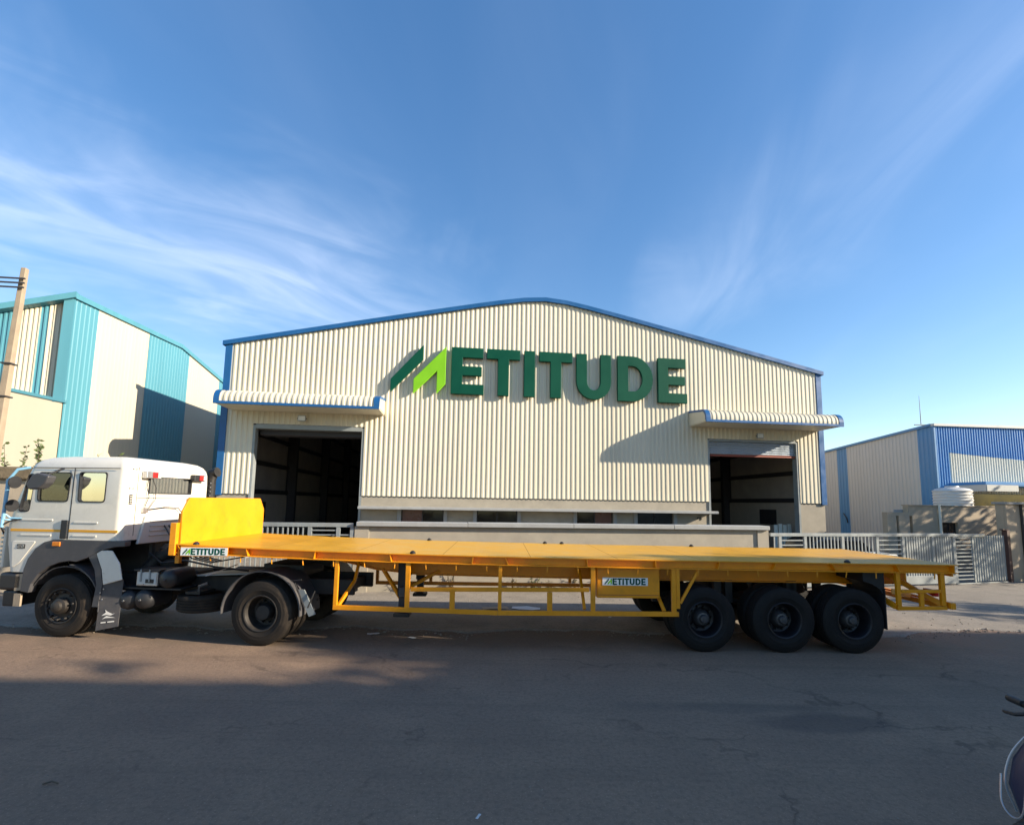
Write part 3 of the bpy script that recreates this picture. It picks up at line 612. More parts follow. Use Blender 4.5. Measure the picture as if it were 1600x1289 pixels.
for k, (a, b, mt) in enumerate(((-.66, -.265, M_cream), (-.86, -.66, M_teal), (-1.5, -.86, M_cream), (-2.3, -1.5, M_teal), (-3.1, -2.3, M_teal), (-4.2, -3.1, M_cream), (-9, -4.2, M_teal))):
    sheet('recessed_sheet', mt, lw, a, b, lambda s: sill(s), lambda s: head(s) + .1, y=.20, pitch=.12, d=.03)
for f, nm, y0, y1, t in ((sill, 'recess_sill', -.06, .19, .1), (head, 'eave_fascia', -.14, .30, .2)):
    m = MB()
    for a, b in ((-9, -4), (-4, -2.5), (-2.5, .06)):
        m.hexa([(a, y0, f(a)), (b, y0, f(b)), (b, y1, f(b)), (a, y1, f(a)), (a, y0, f(a) + t), (b, y0, f(b) + t), (b, y1, f(b) + t), (a, y1, f(a) + t)])
    m.build(nm, M_teal, lw)
for o in set(lw.children) - nfront: o.rotation_euler = (0, 0, R(19.4))
MB().prism([(-9, 0), (-.12, 0), (-.12, 7.5), (-9, 3.6)], 'xz', 15.8, 15.95).build('rear_wall', M_lcream, lw); box('left_side_wall', M_lcream, lw, -9, -8.9, -2.5, 15.7, 0, 3.6)
lb = thing('boundary_wall', 'old beige wall with brown stone coping left of the truck', 'wall', (-24, 9.75, 0), TH)
box('wall_panel', M_beige, lb, 0, 13.9, 0, .25, 0, 2.6, .015)
for k in range(14): box('coping_stone', M_olive, lb, k + .01, k + .97, -.1 - .02 * random.random(), .35, 2.6, 2.86 + random.uniform(0, .12), .04, 2)
pl = thing('utility_pole', 'tall concrete electricity pole at the left edge', 'pole', (-13.05, 11.8, 0), .2); pl.rotation_euler = (0, .026, .2)
m = MB(); m.hexa([(-.12, -.10, 0), (.12, -.10, 0), (.12, .10, 0), (-.12, .10, 0), (-.04, -.06, 8.14), (.09, -.06, 8.14), (.09, .06, 8.14), (-.04, .06, 8.14)]); m.build('shaft', M_conc, pl, bevel=.02)
for z in (7.82, 7.70, 7.58): MB().bar((-1.6, -.11, z - .12), (.14, -.11, z), .035, .035).build('cross_arm', M_steel_dk, pl)
for z in (5.55, 4.7): box('clamp', M_steel_dk, pl, -.11, .13, -.11, .11, z, z + .035)
for z, y0 in ((7.75, -.14), (7.6, -.14)):
    MB().lathe([(0, 0), (.05, 0), (.03, .05), (.05, .08), (.03, .12), (0, .13)], (-1.2, -.12, z - .08), 'z', 10).build('insulator', M_brown, pl, smooth=True)

# plants
def leaf_quad(m, c, L, w, rnd=random):
    a = Vector((rnd.uniform(-1, 1), rnd.uniform(-1, 1), rnd.uniform(-.6, .8))).normalized(); b = a.cross(Vector((rnd.uniform(-1, 1), rnd.uniform(-1, 1), rnd.uniform(-1, 1)))).normalized()
    c = Vector(c); m.add([c, c + a * L * .5 + b * w, c + a * L, c + a * L * .5 - b * w], [(0, 1, 2, 3)])
def plant(name, label, cat, loc, h, nstem, spread, leafs, lsize, group=None, mat=None):
    t = thing(name, label, cat, loc, 0, group); st = MB(); lf = MB()
    for i in range(nstem):
        a = random.uniform(0, 6.28); r = random.uniform(0, spread); hh = h * random.uniform(.6, 1)
        p0 = Vector((r * .4 * math.cos(a), r * .4 * math.sin(a), 0)); p2 = Vector((r * math.cos(a), r * math.sin(a), hh)); p1 = (p0 + p2) / 2 + Vector((random.uniform(-.05, .05), random.uniform(-.05, .05), .05)) * h
        st.tube([p0, p1, p2], [.012 * h ** .5, .008 * h ** .5, .003], 5)
        for k in range(leafs):
            f = random.uniform(.15, 1); p = p0.lerp(p1, f * 2) if f < .5 else p1.lerp(p2, f * 2 - 1)
            leaf_quad(lf, p, lsize * random.uniform(.6, 1.3), lsize * .28)
    st.build('stem', M_bark, t); lf.build('foliage', mat or M_leaf, t); return t
for i, (x, y, h, lab) in enumerate(((-12.6, 12.5, 3.75, 'leafy sprig rising above the old wall nearest the picture edge'), (-11.55, 12.6, 3.55, 'middle leafy sprig showing above the cab front'), (-10.7, 12.7, 3.5, 'rightmost thin sprig showing above the cab roof'))):
    plant('wall_shrub', lab, 'shrub', (x, y, 0), h, 9, .6, 130, .11, 'sprigs above the old wall')
u6 = Vector((math.cos(TH), math.sin(TH)))
ORD = ['leftmost', 'second', 'third', 'fourth', 'fifth', 'sixth', 'seventh', 'eighth', 'ninth', 'tenth', 'rightmost']
for i, s in enumerate((1.3, 2.4, 3.9, 4.4, 4.9, 5.5, 6.1, 7.3, 7.8, 8.6, 9.3)):
    plant('weed', f'{ORD[i]} small weed from the left along the foot of the compound wall', 'weed', (-3.81 + u6.x * s, 11.78 + u6.y * s, .018), random.uniform(.25, .5), 6, .22, 16, .05, 'weeds along the compound wall', M_leafd if i % 3 else M_leaf)
plant('leafy_plant', 'green leafy plant at the foot of the cream wall on the right edge', 'plant', (16.75, 15.1, .018), .85, 22, .38, 34, .10)

# ------------------------------------------------------------------ wheels
def tyre_profile(r, w, rim_r):
    h = w / 2; p = [(rim_r, -h * .86), (rim_r + .02, -h * .95), (r * .70, -h * .99), (r * .71, -h * 1.015), (r * .725, -h * 1.0), (r * .78, -h * 1.0), (r * .84, -h * 1.005), (r * .85, -h * .985), (r * .90, -h * .97), (r * .965, -h * .88), (r * .985, -h * .80)]
    tread = []
    for k in range(5):
        a = -h * .78 + k * h * 1.56 / 5; b = a + h * 1.56 / 5
        tread += [(r, a + .004), (r, b - .014), (r - .016, b - .010), (r - .016, b - .002)]
    tread = tread[:-2]
    return p + tread + [(r * .985, h * .80), (r * .965, h * .88), (r * .90, h * .97), (r * .78, h), (rim_r + .02, h * .95), (rim_r, h * .86)]
R_T = .49; RIM = .265
ME = {}
def mesh_of(key, f):
    if key not in ME: o = f(); ME[key] = o.data; bpy.data.objects.remove(o)
    return ME[key]
def mobj(name, me, parent, loc=(0, 0, 0)):
    o = bpy.data.objects.new(name, me); COL.objects.link(o); o.parent = parent; o.location = loc; return o
def tyre_me(mat=M_rubber): return mesh_of('tyre' + mat.name, lambda: MB().lathe(tyre_profile(R_T, .27, RIM), (0, 0, 0), 'y', 56).build('tyre', mat, smooth=True))
def dished_rim(mat): # near face at -y, deep dish, as on twin wheels
    pr = [(RIM + .012, -.132), (RIM + .004, -.136), (RIM - .012, -.128), (RIM - .022, -.10), (RIM - .03, -.06), (RIM - .035, 0), (RIM - .05, .06), (.19, .075), (.15, .07), (.13, .05), (0.11, .05)]
    return MB().lathe(pr, (0, 0, 0), 'y', 48).build('rim', mat, smooth=True)
def hub_me(key, mat, front):
    def f():
        m = MB()
        if front: m.lathe([(RIM - .01, -.05), (.25, -.10), (.235, -.115), (.20, -.10), (.19, -.085), (.13, -.09), (.125, -.13), (.12, -.17), (.085, -.185), (.08, -.22), (.055, -.235), (0, -.237)], (0, 0, 0), 'y', 40)
        else: m.lathe([(.13, .06), (.12, -.02), (.09, -.06), (.065, -.065), (.06, -.10), (.05, -.11), (0, -.112)], (0, 0, 0), 'y', 28)
        return m.build('hub', mat, smooth=True)
    return mesh_of(key, f)
def nut_me():
    def f(): return MB().lathe([(.017, .02), (.017, -.03), (.012, -.05), (0, -.05)], (0, 0, 0), 'y', 6).build('wheel_nut', M_chas)
    return mesh_of('nut', f)
def wheel(parent, loc, kind, far=False, mat=M_rubber):
    """part 'wheel' is the tyre; rim, hub and nuts are its sub-parts"""
    t = mobj('wheel', tyre_me(mat), parent, loc)
    if far: t.rotation_euler = (0, 0, math.pi)
    if kind == 'front':
        mobj('rim', mesh_of('rimf', lambda: MB().lathe([(RIM + .012, -.132), (RIM + .004, -.137), (RIM - .012, -.128), (RIM - .02, -.09), (RIM - .012, -.05)], (0, 0, 0), 'y', 48).build('rim', M_rimd, smooth=True)), t)
        mobj('hub', hub_me('hubf', M_rimd, True), t)
        for k in range(10): mobj('wheel_nut', nut_me(), t, (.217 * math.cos(k * .6283 + .2), -.105, .217 * math.sin(k * .6283 + .2)))
    elif kind == 'twin':
        mobj('rim', mesh_of('rimt', lambda: dished_rim(M_rim)), t); mobj('hub', hub_me('hubt', M_hub, False), t)
        for k in range(10): mobj('wheel_nut', nut_me(), t, (.168 * math.cos(k * .6283), .06, .168 * math.sin(k * .6283)))
    elif kind == 'drive':
        mobj('rim', mesh_of('rimd', lambda: dished_rim(M_rimd)), t); mobj('hub', mesh_of('hubd', lambda: MB().lathe([(.13, .06), (.12, -.05), (.105, -.07), (0, -.072)], (0, 0, 0), 'y', 28).build('hub', M_chas, smooth=True)), t)
        for k in range(10): mobj('wheel_nut', nut_me(), t, (.168 * math.cos(k * .6283), .06, .168 * math.sin(k * .6283)))
    return t

# ------------------------------------------------------------------ semi trailer
tr = thing('semi_trailer', 'long yellow flatbed semi trailer parked in front of the warehouse', 'trailer', (-5.13, 7.33, 0), R(1.2))
TL, TW = 12.19, 2.6
def zd(x): return 1.375 + .165 * math.exp(-max(x, 0) / 3.6)
XS = [TL * i / 40 for i in range(41)]
def swept(m, prof, y_s=1, xs=XS, y0=0):
    """profile [(y, dz)] closed, swept along the cambered deck"""
    n = len(prof); o = len(m.v)
    for x in xs: m.v += [(x, y0 + y_s * y, zd(x) + dz) for y, dz in prof]
    for i in range(len(xs) - 1):
        for k in range(n): m.f.append((o + i * n + k, o + (i + 1) * n + k, o + (i + 1) * n + (k + 1) % n, o + i * n + (k + 1) % n))
    m.f.append(tuple(o + k for k in range(n))); m.f.append(tuple(o + (len(xs) - 1) * n + k for k in range(n - 1, -1, -1)))
    return m
dk = swept(MB(), [(.012, -.012), (TW - .012, -.012), (TW - .012, 0.004), (.012, .004)]).build('deck', M_deck, tr)
C_ = [(0, 0), (0, -.012), (.085, -.014), (.085, -.118), (0.005, -.122), (0.005, -.134), (.099, -.134), (.099, -.0125), (.0105, -.0125), (.0105, 0)]
swept(MB(), C_).build('side_channel', M_yellow, tr)
swept(MB(), C_, -1, XS, TW).build('side_channel', M_yellow, tr)
for x in (.06, 1.09, 2.14, 3.28, 4.56, 5.05, 6.32, 7.39, 8.40, 9.29, 10.18, 11.2, 12.12):
    z = zd(x); lean = random.uniform(-.06, .06)
    m = MB(); m.hexa([(x - .005 + lean, .004, z - .122), (x + .005 + lean, .004, z - .122), (x + .005 + lean, .084, z - .122), (x - .005 + lean, .084, z - .122), (x - .005, .004, z - .013), (x + .005, .004, z - .013), (x + .005, .084, z - .013), (x - .005, .084, z - .013)])
    m.build('gusset', M_yellow, tr)
hk = MB().tube([(0, 0, .02), (0, -.004, -.05), (.004, 0, -.085)], .0085, 6).build('rope_hook', M_yellow, tr); first = True
x = .07
while x < 12:
    o = hk if first else inst(hk, tr); first = False
    o.location = (x, .03, zd(x) - .14); o.rotation_euler = (random.uniform(-.1, .1), random.uniform(-.15, .15), 0); x += .47
# joints of the deck plates
for k in range(1, 9):
    x = k * 1.36; z = zd(x) + .0045
    MB().add([(x, .02, z), (x + .012, .02, z), (x + .012, TW - .02, z), (x, TW - .02, z)], [(0, 1, 2, 3)]).build('plate_joint', M_rust, tr)
# headboard
hb = MB(); Z0 = zd(0)
poly = [(.07, Z0 - .10), (TW - .03, Z0 - .10), (TW - .03, 2.03), (TW - .20, 2.25), (.20, 2.25), (.05, 2.03)]
hbo = hb.prism(poly, 'yz', .03, .06).build('headboard', M_yellow, tr, bevel=.004)
for y in (.10, 1.3, TW - .14): box('stiffener', M_yellow, hbo, -.03, .028, y, y + .07, Z0 - .3, 2.0)
box('stiffener', M_yellow, hbo, .0, .028, .2, TW - .2, 2.17, 2.22)
box('corner_post', M_yellow, tr, -.06, .03, -.02, .06, Z0 - .17, 1.86, .004)
box('front_beam', M_yellow, tr, -.02, .028, .105, TW - .105, Z0 - .2, Z0 - .014)
# deck seam, lashing lugs
for x, y in ((3.5, TW - .05), (3.62, .05), (5.9, TW - .06), (6.25, TW - .05), (8.97, TW - .06), (10.46, .07), (.30, .06), (1.5, TW - .06)):
    MB().lathe([(.045, 0), (.045, .018), (.03, .035), (.015, .045), (0, .045)], (x, y, zd(x) + .004), 'z', 12).build('lashing_lug', M_chas, tr, smooth=True)
MB().add([(.55, .5, zd(.55) + .0065), (1.41, .42, zd(1.41) + .0065), (1.41, .43, zd(1.41) + .0065), (.55, .51, zd(.55) + .0065)], [(0, 1, 2, 3)]).build('deck_seam', M_red, tr)
# main beams and cross members
for y in (.78, 1.70):
    m = MB(); xs = [0.3, 2.2, 2.9, 3.6] + [3.6 + (12 - 3.6) * k / 8 for k in range(1, 9)]
    dep = lambda x: .20 if x < 2.2 else min(.40, .20 + (x - 2.2) * .2)
    o0 = 0
    for (ya, yb, fa, fb) in ((y - .006, y + .006, None, None), (y - .08, y + .08, 'b', None)):
        for a, b in zip(xs, xs[1:]):
            if fa is None: m.hexa([(a, ya, zd(a) - dep(a)), (b, ya, zd(b) - dep(b)), (b, yb, zd(b) - dep(b)), (a, yb, zd(a) - dep(a)), (a, ya, zd(a) - .014), (b, ya, zd(b) - .014), (b, yb, zd(b) - .014), (a, yb, zd(a) - .014)])
            else: m.hexa([(a, ya, zd(a) - dep(a) - .016), (b, ya, zd(b) - dep(b) - .016), (b, yb, zd(b) - dep(b) - .016), (a, yb, zd(a) - dep(a) - .016), (a, ya, zd(a) - dep(a)), (b, ya, zd(b) - dep(b)), (b, yb, zd(b) - dep(b)), (a, yb, zd(a) - dep(a))])
    m.build('main_beam', M_yellow, tr)
x = .5
while x < 12.1:
    z = zd(x); MB().box(x, x + .05, .101, .77, z - .13, z - .014).box(x, x + .05, .79, 1.69, z - .13, z - .014).box(x, x + .05, 1.71, TW - .101, z - .13, z - .014).build('cross_member', M_yellow, tr); x += .55
# side guard frame
GB = lambda x: .515 + .07 * math.exp(-(x - 2.5) / 1.6)
gy0, gy1 = .03, .08
def gbar(name, a, b, w=.05, h=.07): return MB().bar(a, b, w, h).build(name, M_yellow, tr, bevel=.004)
yc = .055
gbar('guard_rail', (2.44, yc, GB(2.5) + .035), (4.95, yc, GB(4.95) + .035)); gbar('guard_rail', (4.952, yc, GB(4.95) + .035), (7.75, yc, .575), .05, .07)
gbar('guard_rail', (3.61, yc, .90), (6.36, yc, .925), .05, .06)
for x, zb, w in ((2.47, GB(2.5) + .07, .06), (3.56, GB(3.56) + .07, .07), (4.98, GB(5) + .07, .055), (6.42, .60, .07), (7.68, .61, .07)): gbar('guard_post', (x, yc, zb), (x, yc, zd(x) - .134), .05, w) if False else box('guard_post', M_yellow, tr, x - w / 2, x + w / 2, gy0 + .002, gy1 - .002, zb, zd(x) - .135, .004)
for x in (4.25, 5.75): box('guard_strut', M_yellow, tr, x - .04, x + .04, gy0 + .004, gy1 - .004, GB(x) + .072, .88, .004)
box('guard_post', M_yellow, tr, 7.717, 7.77, .03, .085, .66, zd(7.7) - .135); gbar('guard_brace', (7.78, yc, .74), (8.08, yc, zd(8) - .14), .04, .04)
for a, b in (((2.5, yc, .62), (2.62, .5, .95)), ((2.62, .5, .95), (2.62, .7, 1.25)), ((7.55, .11, .60), (7.45, .55, 1.1)), ((6.3, .12, .62), (6.3, .6, 1.15))): gbar('guard_brace', a, b, .045, .045)
# far side guard
for a, b in (((2.44, TW - .06, .58), (7.75, TW - .06, .575)), ((3.6, TW - .06, .9), (6.4, TW - .06, .92))): gbar('guard_rail', a, b)
for x in (2.47, 3.56, 4.98, 6.42, 7.68): box('guard_post', M_yellow, tr, x - .03, x + .03, TW - .085, TW - .035, .62, zd(x) - .135)
# tool box with sticker
tb = box('tool_box', M_yellow, tr, 6.5, 7.49, .13, .6, .79, zd(7) - .15, .012, 2); box('lid_seam', M_red, tb, 6.52, 7.47, .124, .1285, .835, .842)
def sticker(par, x0, x1, z0, z1, y):
    s = box('sticker', M_sign, par, x0, x1, y - .004, y, z0, z1); w = x1 - x0; sc = w * .90 / (18.77 - 6.31)
    zc = (z0 + z1) / 2 - sc * 1.0; lettering(s, x0 + w * .05, zc, sc, y - .0065, y - .0045); return s
sticker(tb, 6.585, 7.30, .985, 1.105, .1275)
sp = box('sticker_plate', M_yellow, tr, .11, .83, -.006, -.001, 1.36, 1.51); sticker(sp, .12, .82, 1.372, 1.492, -.0075)
# landing legs
for y, n in ((.42, 0), (2.1, 1)):
    l = box('landing_leg', M_chas, tr, 3.33, 3.49, y, y + .16, .72, zd(3.4) - .15, .01); box('inner_leg', M_steel_dk, l, 3.35, 3.47, y + .02, y + .14, .46, .719); box('foot', M_chas, l, 3.28, 3.54, y - .02, y + .18, .40, .458, .01)
    if n == 0: box('gear_box', M_hub, l, 3.36, 3.46, y - .07, y - .002, .72, .88, .01)
MB().bar((3.41, .59, 1.0), (3.41, 2.09, 1.0), .06, .06).build('leg_crossbar', M_chas, tr)
MB().bar((3.41, .5, .62), (3.0, .79, 1.1), .05, .05).build('leg_brace', M_yellow, tr)
MB().bar((3.41, .5, .8), (3.95, .79, 1.08), .05, .05).build('leg_brace', M_yellow, tr)
# axles
AX = (8.17, 9.42, 10.53)
for x in AX:
    MB().tube([(x, .2, R_T), (x, TW - .2, R_T)], .075, 12).build('axle', M_chas, tr, smooth=True)
    for y, kd, far in ((.20, 'twin', False), (.51, None, False), (TW - .51, None, True), (TW - .20, 'twin', True)): wheel(tr, (x, y, R_T), kd, far, M_rubberk)
    for y in (.80, TW - .86):
        for k in range(4): MB().tube([(x - .5 + .06 * k, y, .66 - .03 * k), (x, y, .60 - .025 * k), (x + .5 - .06 * k, y, .66 - .03 * k)], .022, 6).build('leaf_spring', M_chas, tr)
        box('spring_hanger', M_chas, tr, x - .6, x - .48, y - .05, y + .05, .62, .99); box('spring_hanger', M_chas, tr, x + .46, x + .58, y - .05, y + .05, .62, .99)
for y in (.07, TW - .6): box('mud_flap', M_black, tr, 11.03, 11.045, y, y + .56, .37, 1.0)
MB().prism([(10.72, 1.24), (11.06, 1.24), (11.06, .85), (10.98, .98), (10.86, 1.06), (10.72, 1.1)], 'xz', .1, .7).build('mud_guard', M_chas, tr)
for xx in (8.75, 9.95): MB().lathe([(0, -.3), (.13, -.3), (.14, -.27), (.14, .27), (.13, .3), (0, .3)], (xx, 1.3, .82), 'y', 20).build('air_tank', M_chas, tr, smooth=True)
# rear guard
gbar('rear_guard_rail', (11.2, yc, .70), (11.99, yc, .715), .05, .055); gbar('rear_guard_rail', (11.27, yc, .96), (11.91, yc, .97), .05, .05)
for x, z0 in ((11.235, .73), (11.945, .745)): box('rear_guard_post', M_yellow, tr, x - .032, x + .032, .03, .08, z0, zd(x) - .135, .004)
box('rear_guard_strut', M_yellow, tr, 11.57, 11.63, .032, .078, .735, .935, .004)
for a, b in (((11.2, .06, .72), (11.08, .45, .9)), ((11.08, .45, .9), (11.08, .5, 1.24)), ((11.2, .1, .95), (11.97, .7, .78)), ((11.5, .72, 1.2), (11.95, .08, .76)), ((11.95, .1, .74), (11.95, 2.5, .74))): gbar('rear_brace', a, b, .06, .08)
box('rear_bumper', M_yellow, tr, 12.02, 12.10, .0, TW, .70, .80, .006)
box('rear_plate', M_yellow, tr, 11.5, 11.9, .9, .92, .98, 1.24); box('rear_beam', M_yellow, tr, TL - .04, TL - .002, .1005, TW - .1005, zd(TL) - .19, zd(TL) - .0135)
for y in (.3, TW - .5): MB().box(12.05, 12.11, y, y + .22, .84, .94).build('tail_lamp', M_redlens, tr)
for y in (.15, TW - .2): box('bumper_hanger', M_yellow, tr, 12.03, 12.09, y, y + .06, .802, zd(TL) - .15)

# ------------------------------------------------------------------ tractor truck
tk_ = thing('truck_tractor', 'white cab-over tractor truck with an orange stripe coupled to the yellow trailer', 'truck', (-7.185, 7.80, 0), R(-5))
CW = 1.92     # cab width
def bool_cut(obj, cutters, ops='DIFFERENCE'):
    for c in cutters:
        md = obj.modifiers.new('b', 'BOOLEAN'); md.operation = ops; md.object = c; md.solver = 'EXACT'
    dg = bpy.context.evaluated_depsgraph_get(); me = bpy.data.meshes.new_from_object(obj.evaluated_get(dg))
    obj.modifiers.clear(); obj.data = me
    for c in cutters: bpy.data.objects.remove(c)
def shell(inset):
    zs = [1.00, 1.45, 1.56, 1.75, 2.1, 2.5, 2.68, 2.76, 2.83, 2.88, 2.915]
    def xf(z):
        pts = [(1.0, -1.06), (1.45, -1.16), (1.75, -1.19), (2.1, -1.10), (2.68, -.90), (2.76, -.87), (2.83, -.80), (2.88, -.68), (2.915, -.48)]
        for (a, xa), (b, xb) in zip(pts, pts[1:]):
            if a <= z <= b: return xa + (xb - xa) * (z - a) / (b - a)
        return pts[-1][1]
    def xr(z): return .90 if z <= 2.68 else .90 - {2.76: .02, 2.83: .06, 2.88: .13, 2.915: .28}.get(z, 0)
    def yi(z): return 0 if z <= 2.5 else {2.68: .015, 2.76: .03, 2.83: .07, 2.88: .14, 2.915: .3}.get(z, 0)
    m = MB(); nc = 6; rings = []
    if inset: zs = [1.03] + zs[1:-1] + [2.885]
    for z in zs:
        zq = z if z in (2.68, 2.76, 2.83, 2.88, 2.915) or z <= 2.5 else 2.88
        x0, x1, y0, y1 = xf(zq) + inset, xr(zq) - inset, yi(zq) + inset, CW - yi(zq) - inset; ring = []
        for (cx, cy, a0, r) in ((x1, y0, -90, .11), (x1, y1, 0, .11), (x0, y1, 90, .16), (x0, y0, 180, .16)):
            r = max(.03, r - inset); ccx = cx - r if cx == x1 else cx + r; ccy = cy + r if cy == y0 else cy - r
            for k in range(nc + 1): t = R(a0 + 90 * k / nc); ring.append((ccx + r * math.cos(t), ccy + r * math.sin(t), z))
        rings.append(ring)
    n = len(rings[0])
    for r_ in rings: m.v += r_
    for i in range(len(rings) - 1):
        for k in range(n): m.f.append((i * n + k, i * n + (k + 1) % n, (i + 1) * n + (k + 1) % n, (i + 1) * n + k))
    m.f.append(tuple(range(n))[::-1]); m.f.append(tuple((len(rings) - 1) * n + k for k in range(n)))
    return m.build('cab_body', M_white)
def rpoly(pts, r=.05, n=4):
    """polygon with rounded corners"""
    out = []
    for i in range(len(pts)):
        p, a, b = Vector(pts[i]), Vector(pts[i - 1]), Vector(pts[(i + 1) % len(pts)])
        u, v = (a - p).normalized(), (b - p).normalized(); q = min(r, (a - p).length * .45, (b - p).length * .45)
        for k in range(n + 1):
            t = k / n; s_, e_ = p + u * q, p + v * q; w = s_.lerp(p, t).lerp(p.lerp(e_, t), t); out.append((w.x, w.y))
    return out
def cutter(poly, plane, a, b): return MB().prism(poly, plane, a, b).build('cutter', M_white)
W_Q = [(-.83, 2.60), (-.70, 2.60), (-.745, 1.97), (-.945, 1.97)]; W_D = [(-.645, 2.63), (-.05, 2.63), (-.07, 2.14), (-.63, 2.14)]; W_R = [(.085, 2.64), (.585, 2.64), (.585, 2.14), (.10, 2.14)]
WR_REAR = [(.46, 2.60), (1.44, 2.60), (1.44, 2.30), (.46, 2.30)]
WIND = [(.16, 2.60), (CW - .16, 2.60), (CW - .12, 1.98), (.12, 1.98)]
body = shell(0); inner = shell(.05)
cuts_ = [inner] + [cutter(rpoly(w, .06), 'xz', -.3, CW + .3) for w in (W_Q, W_D, W_R)] + [cutter(rpoly(WR_REAR, .03), 'yz', .6, 1.3), cutter(rpoly(WIND, .08), 'yz', -1.6, -.6)]
arch = [(-.72, .9), (-.68, 1.12), (-.58, 1.32), (-.42, 1.47), (-.25, 1.535), (1.3, 1.535), (1.3, .9)]
cuts_.append(cutter(arch, 'xz', -.3, CW + .3))
bool_cut(body, cuts_); body.data.name = 'cab_body'; body.parent = tk_; shade(body.data, 35)
# floor, dash and rear lower panel
box('cab_floor', M_black, tk_, -.95, .85, .06, CW - .06, 1.54, 1.58)
box('dashboard', M_black, tk_, -1.02, -.62, .08, CW - .08, 1.58, 1.98, .04, 2)
for y in (.25, 1.25): s_ = box('seat', M_seat, tk_, -.35, .15, y, y + .45, 1.6, 1.95, .05, 2); box('backrest', M_seat, s_, .1, .26, y, y + .45, 1.9, 2.5, .05, 2)
MB().lathe([(.2 + .016 * math.cos(t), .016 * math.sin(t)) for t in [k * .785 for k in range(8)]], (-.52, .47, 2.06), 'z', 24, True).build('steering_wheel', M_black, tk_, smooth=True)
box('curtain', pmat('green_curtain', (.05, .09, .03), .9), tk_, .33, .56, .075, .10, 2.1, 2.66)
box('sun_blind', M_black, tk_, -.62, -.08, .055, .075, 2.42, 2.64)
def gasket(poly, name, y0, y1, g=.022, plane='xz', mat=M_black, r=.06):
    c = Vector((sum(p[0] for p in poly) / len(poly), sum(p[1] for p in poly) / len(poly)))
    o_ = rpoly(poly, r); i_ = []
    for p in o_:
        d = (c - Vector(p)); i_.append(tuple(Vector(p) + d.normalized() * g))
    m = MB(); n = len(o_)
    def P(q, d): return (q[0], d, q[1]) if plane == 'xz' else (d, q[0], q[1])
    vs = [P(q, y0) for q in o_] + [P(q, y0) for q in i_] + [P(q, y1) for q in o_] + [P(q, y1) for q in i_]
    fs = []
    for k in range(n):
        j = (k + 1) % n; fs += [(k, j, n + j, n + k), (2 * n + k, 3 * n + k, 3 * n + j, 2 * n + j), (k, 2 * n + k, 2 * n + j, j), (n + k, n + j, 3 * n + j, 3 * n + k)]
    return m.add(vs, fs).build(name, mat, tk_)
for nm, w in (('quarter_window', W_Q), ('door_window', W_D), ('rear_side_window', W_R)):
    for y0, y1, yg in ((-.006, .05, .02), (CW - .05, CW + .006, CW - .02)):
        gk = gasket(w, nm, y0, y1); p = MB().add([(x, yg, z) for x, z in rpoly(w, .06)], [tuple(range(20))]).build('pane', M_cglass, gk)
gk = gasket(WR_REAR, 'rear_window', .852, .908, .03, 'yz', r=.03); MB().add([(.88, y, z) for y, z in rpoly(WR_REAR, .03)], [tuple(range(20))]).build('pane', M_cglass, gk)
for y in (.78, 1.1): box('guard_bar', M_gate, gk, .858, .868, y, y + .012, 2.31, 2.59)
MB().add([(-.92, .16, 2.60), (-.92, CW - .16, 2.60), (-1.12, CW - .12, 1.98), (-1.12, .12, 1.98)], [(0, 1, 2, 3)]).build('windscreen', M_wglass, tk_)
# panel lines and trims on the near side (and the far side)
for y0, y1 in ((-.004, .001), (CW - .001, CW + .004)):
    st = MB().box(-1.04, -.14, y0, y1, 1.655, 1.695).box(.005, .86, y0, y1, 1.66, 1.70).build('stripe', M_stripe, tk_)
    MB().box(-.012, .004, y0 + .002, y1 - .0005, 1.545, 2.70).box(-.85, .80, y0 + .002, y1 - .0005, 2.695, 2.708).build('panel_gap', M_black, tk_)
    for a, b, z in ((-.85, -.3, 1.83), (.08, .5, 1.80), (-.85, -.3, 1.585), (.08, .5, 1.585)): box('pressed_rib', M_white, tk_, a, b, y0 - .006, y1, z, z + .03, .006, 2)
    yy = y0 - .02 if y0 < 0 else y1
    box('door_handle', M_black, tk_, -.13, -.015, min(yy, yy + .02), max(yy, yy + .02), 1.55, 1.85, .02, 3)
    MB().prism(rpoly([(-.98, 1.50), (-.55, 1.50), (-.80, 1.15), (-.93, 1.06)], .04), 'xz', y0 - .006, y1).build('corner_panel', M_white, tk_, bevel=.006)
    box('number_badge', M_black, tk_, -.87, -.73, y0 - .011, y0 - .007, 1.38, 1.45) if y0 < 0 else None
for k in range(2):
    b = MB(); x = -.855 + k * .062
    for seg in ([(0, .045), (.045, .045)], [(.045, .045), (.045, .025)], [(.045, .025), (0, .025)], [(0, .025), (0, .005)], [(0, .005), (.045, .005)]): b.bar((x + seg[0][0], -.0165, 1.39 + seg[0][1]), (x + seg[1][0], -.0165, 1.39 + seg[1][1]), .002, .009)
    b.build('badge_digit', M_alu, tk_)
vent = box('cab_vent', M_black, tk_, .895, .905, .105, .165, 2.12, 2.28)
for k in range(5): box('vent_slat', M_white, vent, .9055, .908, .115, .155, 2.14 + .027 * k, 2.15 + .027 * k)
for y, z in ((.14, 2.70), (.20, 2.70), (.10, 2.38), (.16, 2.38)): MB().lathe([(.012, 0), (.012, .006), (0, .006)], (.9, y, z), 'x', 8).build('bolt', M_black, tk_)
box('rear_panel_gap', M_black, tk_, .899, .902, .24, .25, 1.6, 2.74); box('rear_panel_gap', M_black, tk_, .899, .902, .26, 1.7, 2.22, 2.23)
lp = MB().prism([(.30, 1.46), (1.72, 1.46), (1.72, 1.92), (.42, 1.92)], 'yz', .903, .95).build('rear_lower_panel', M_rgrey, tk_, bevel=.01)
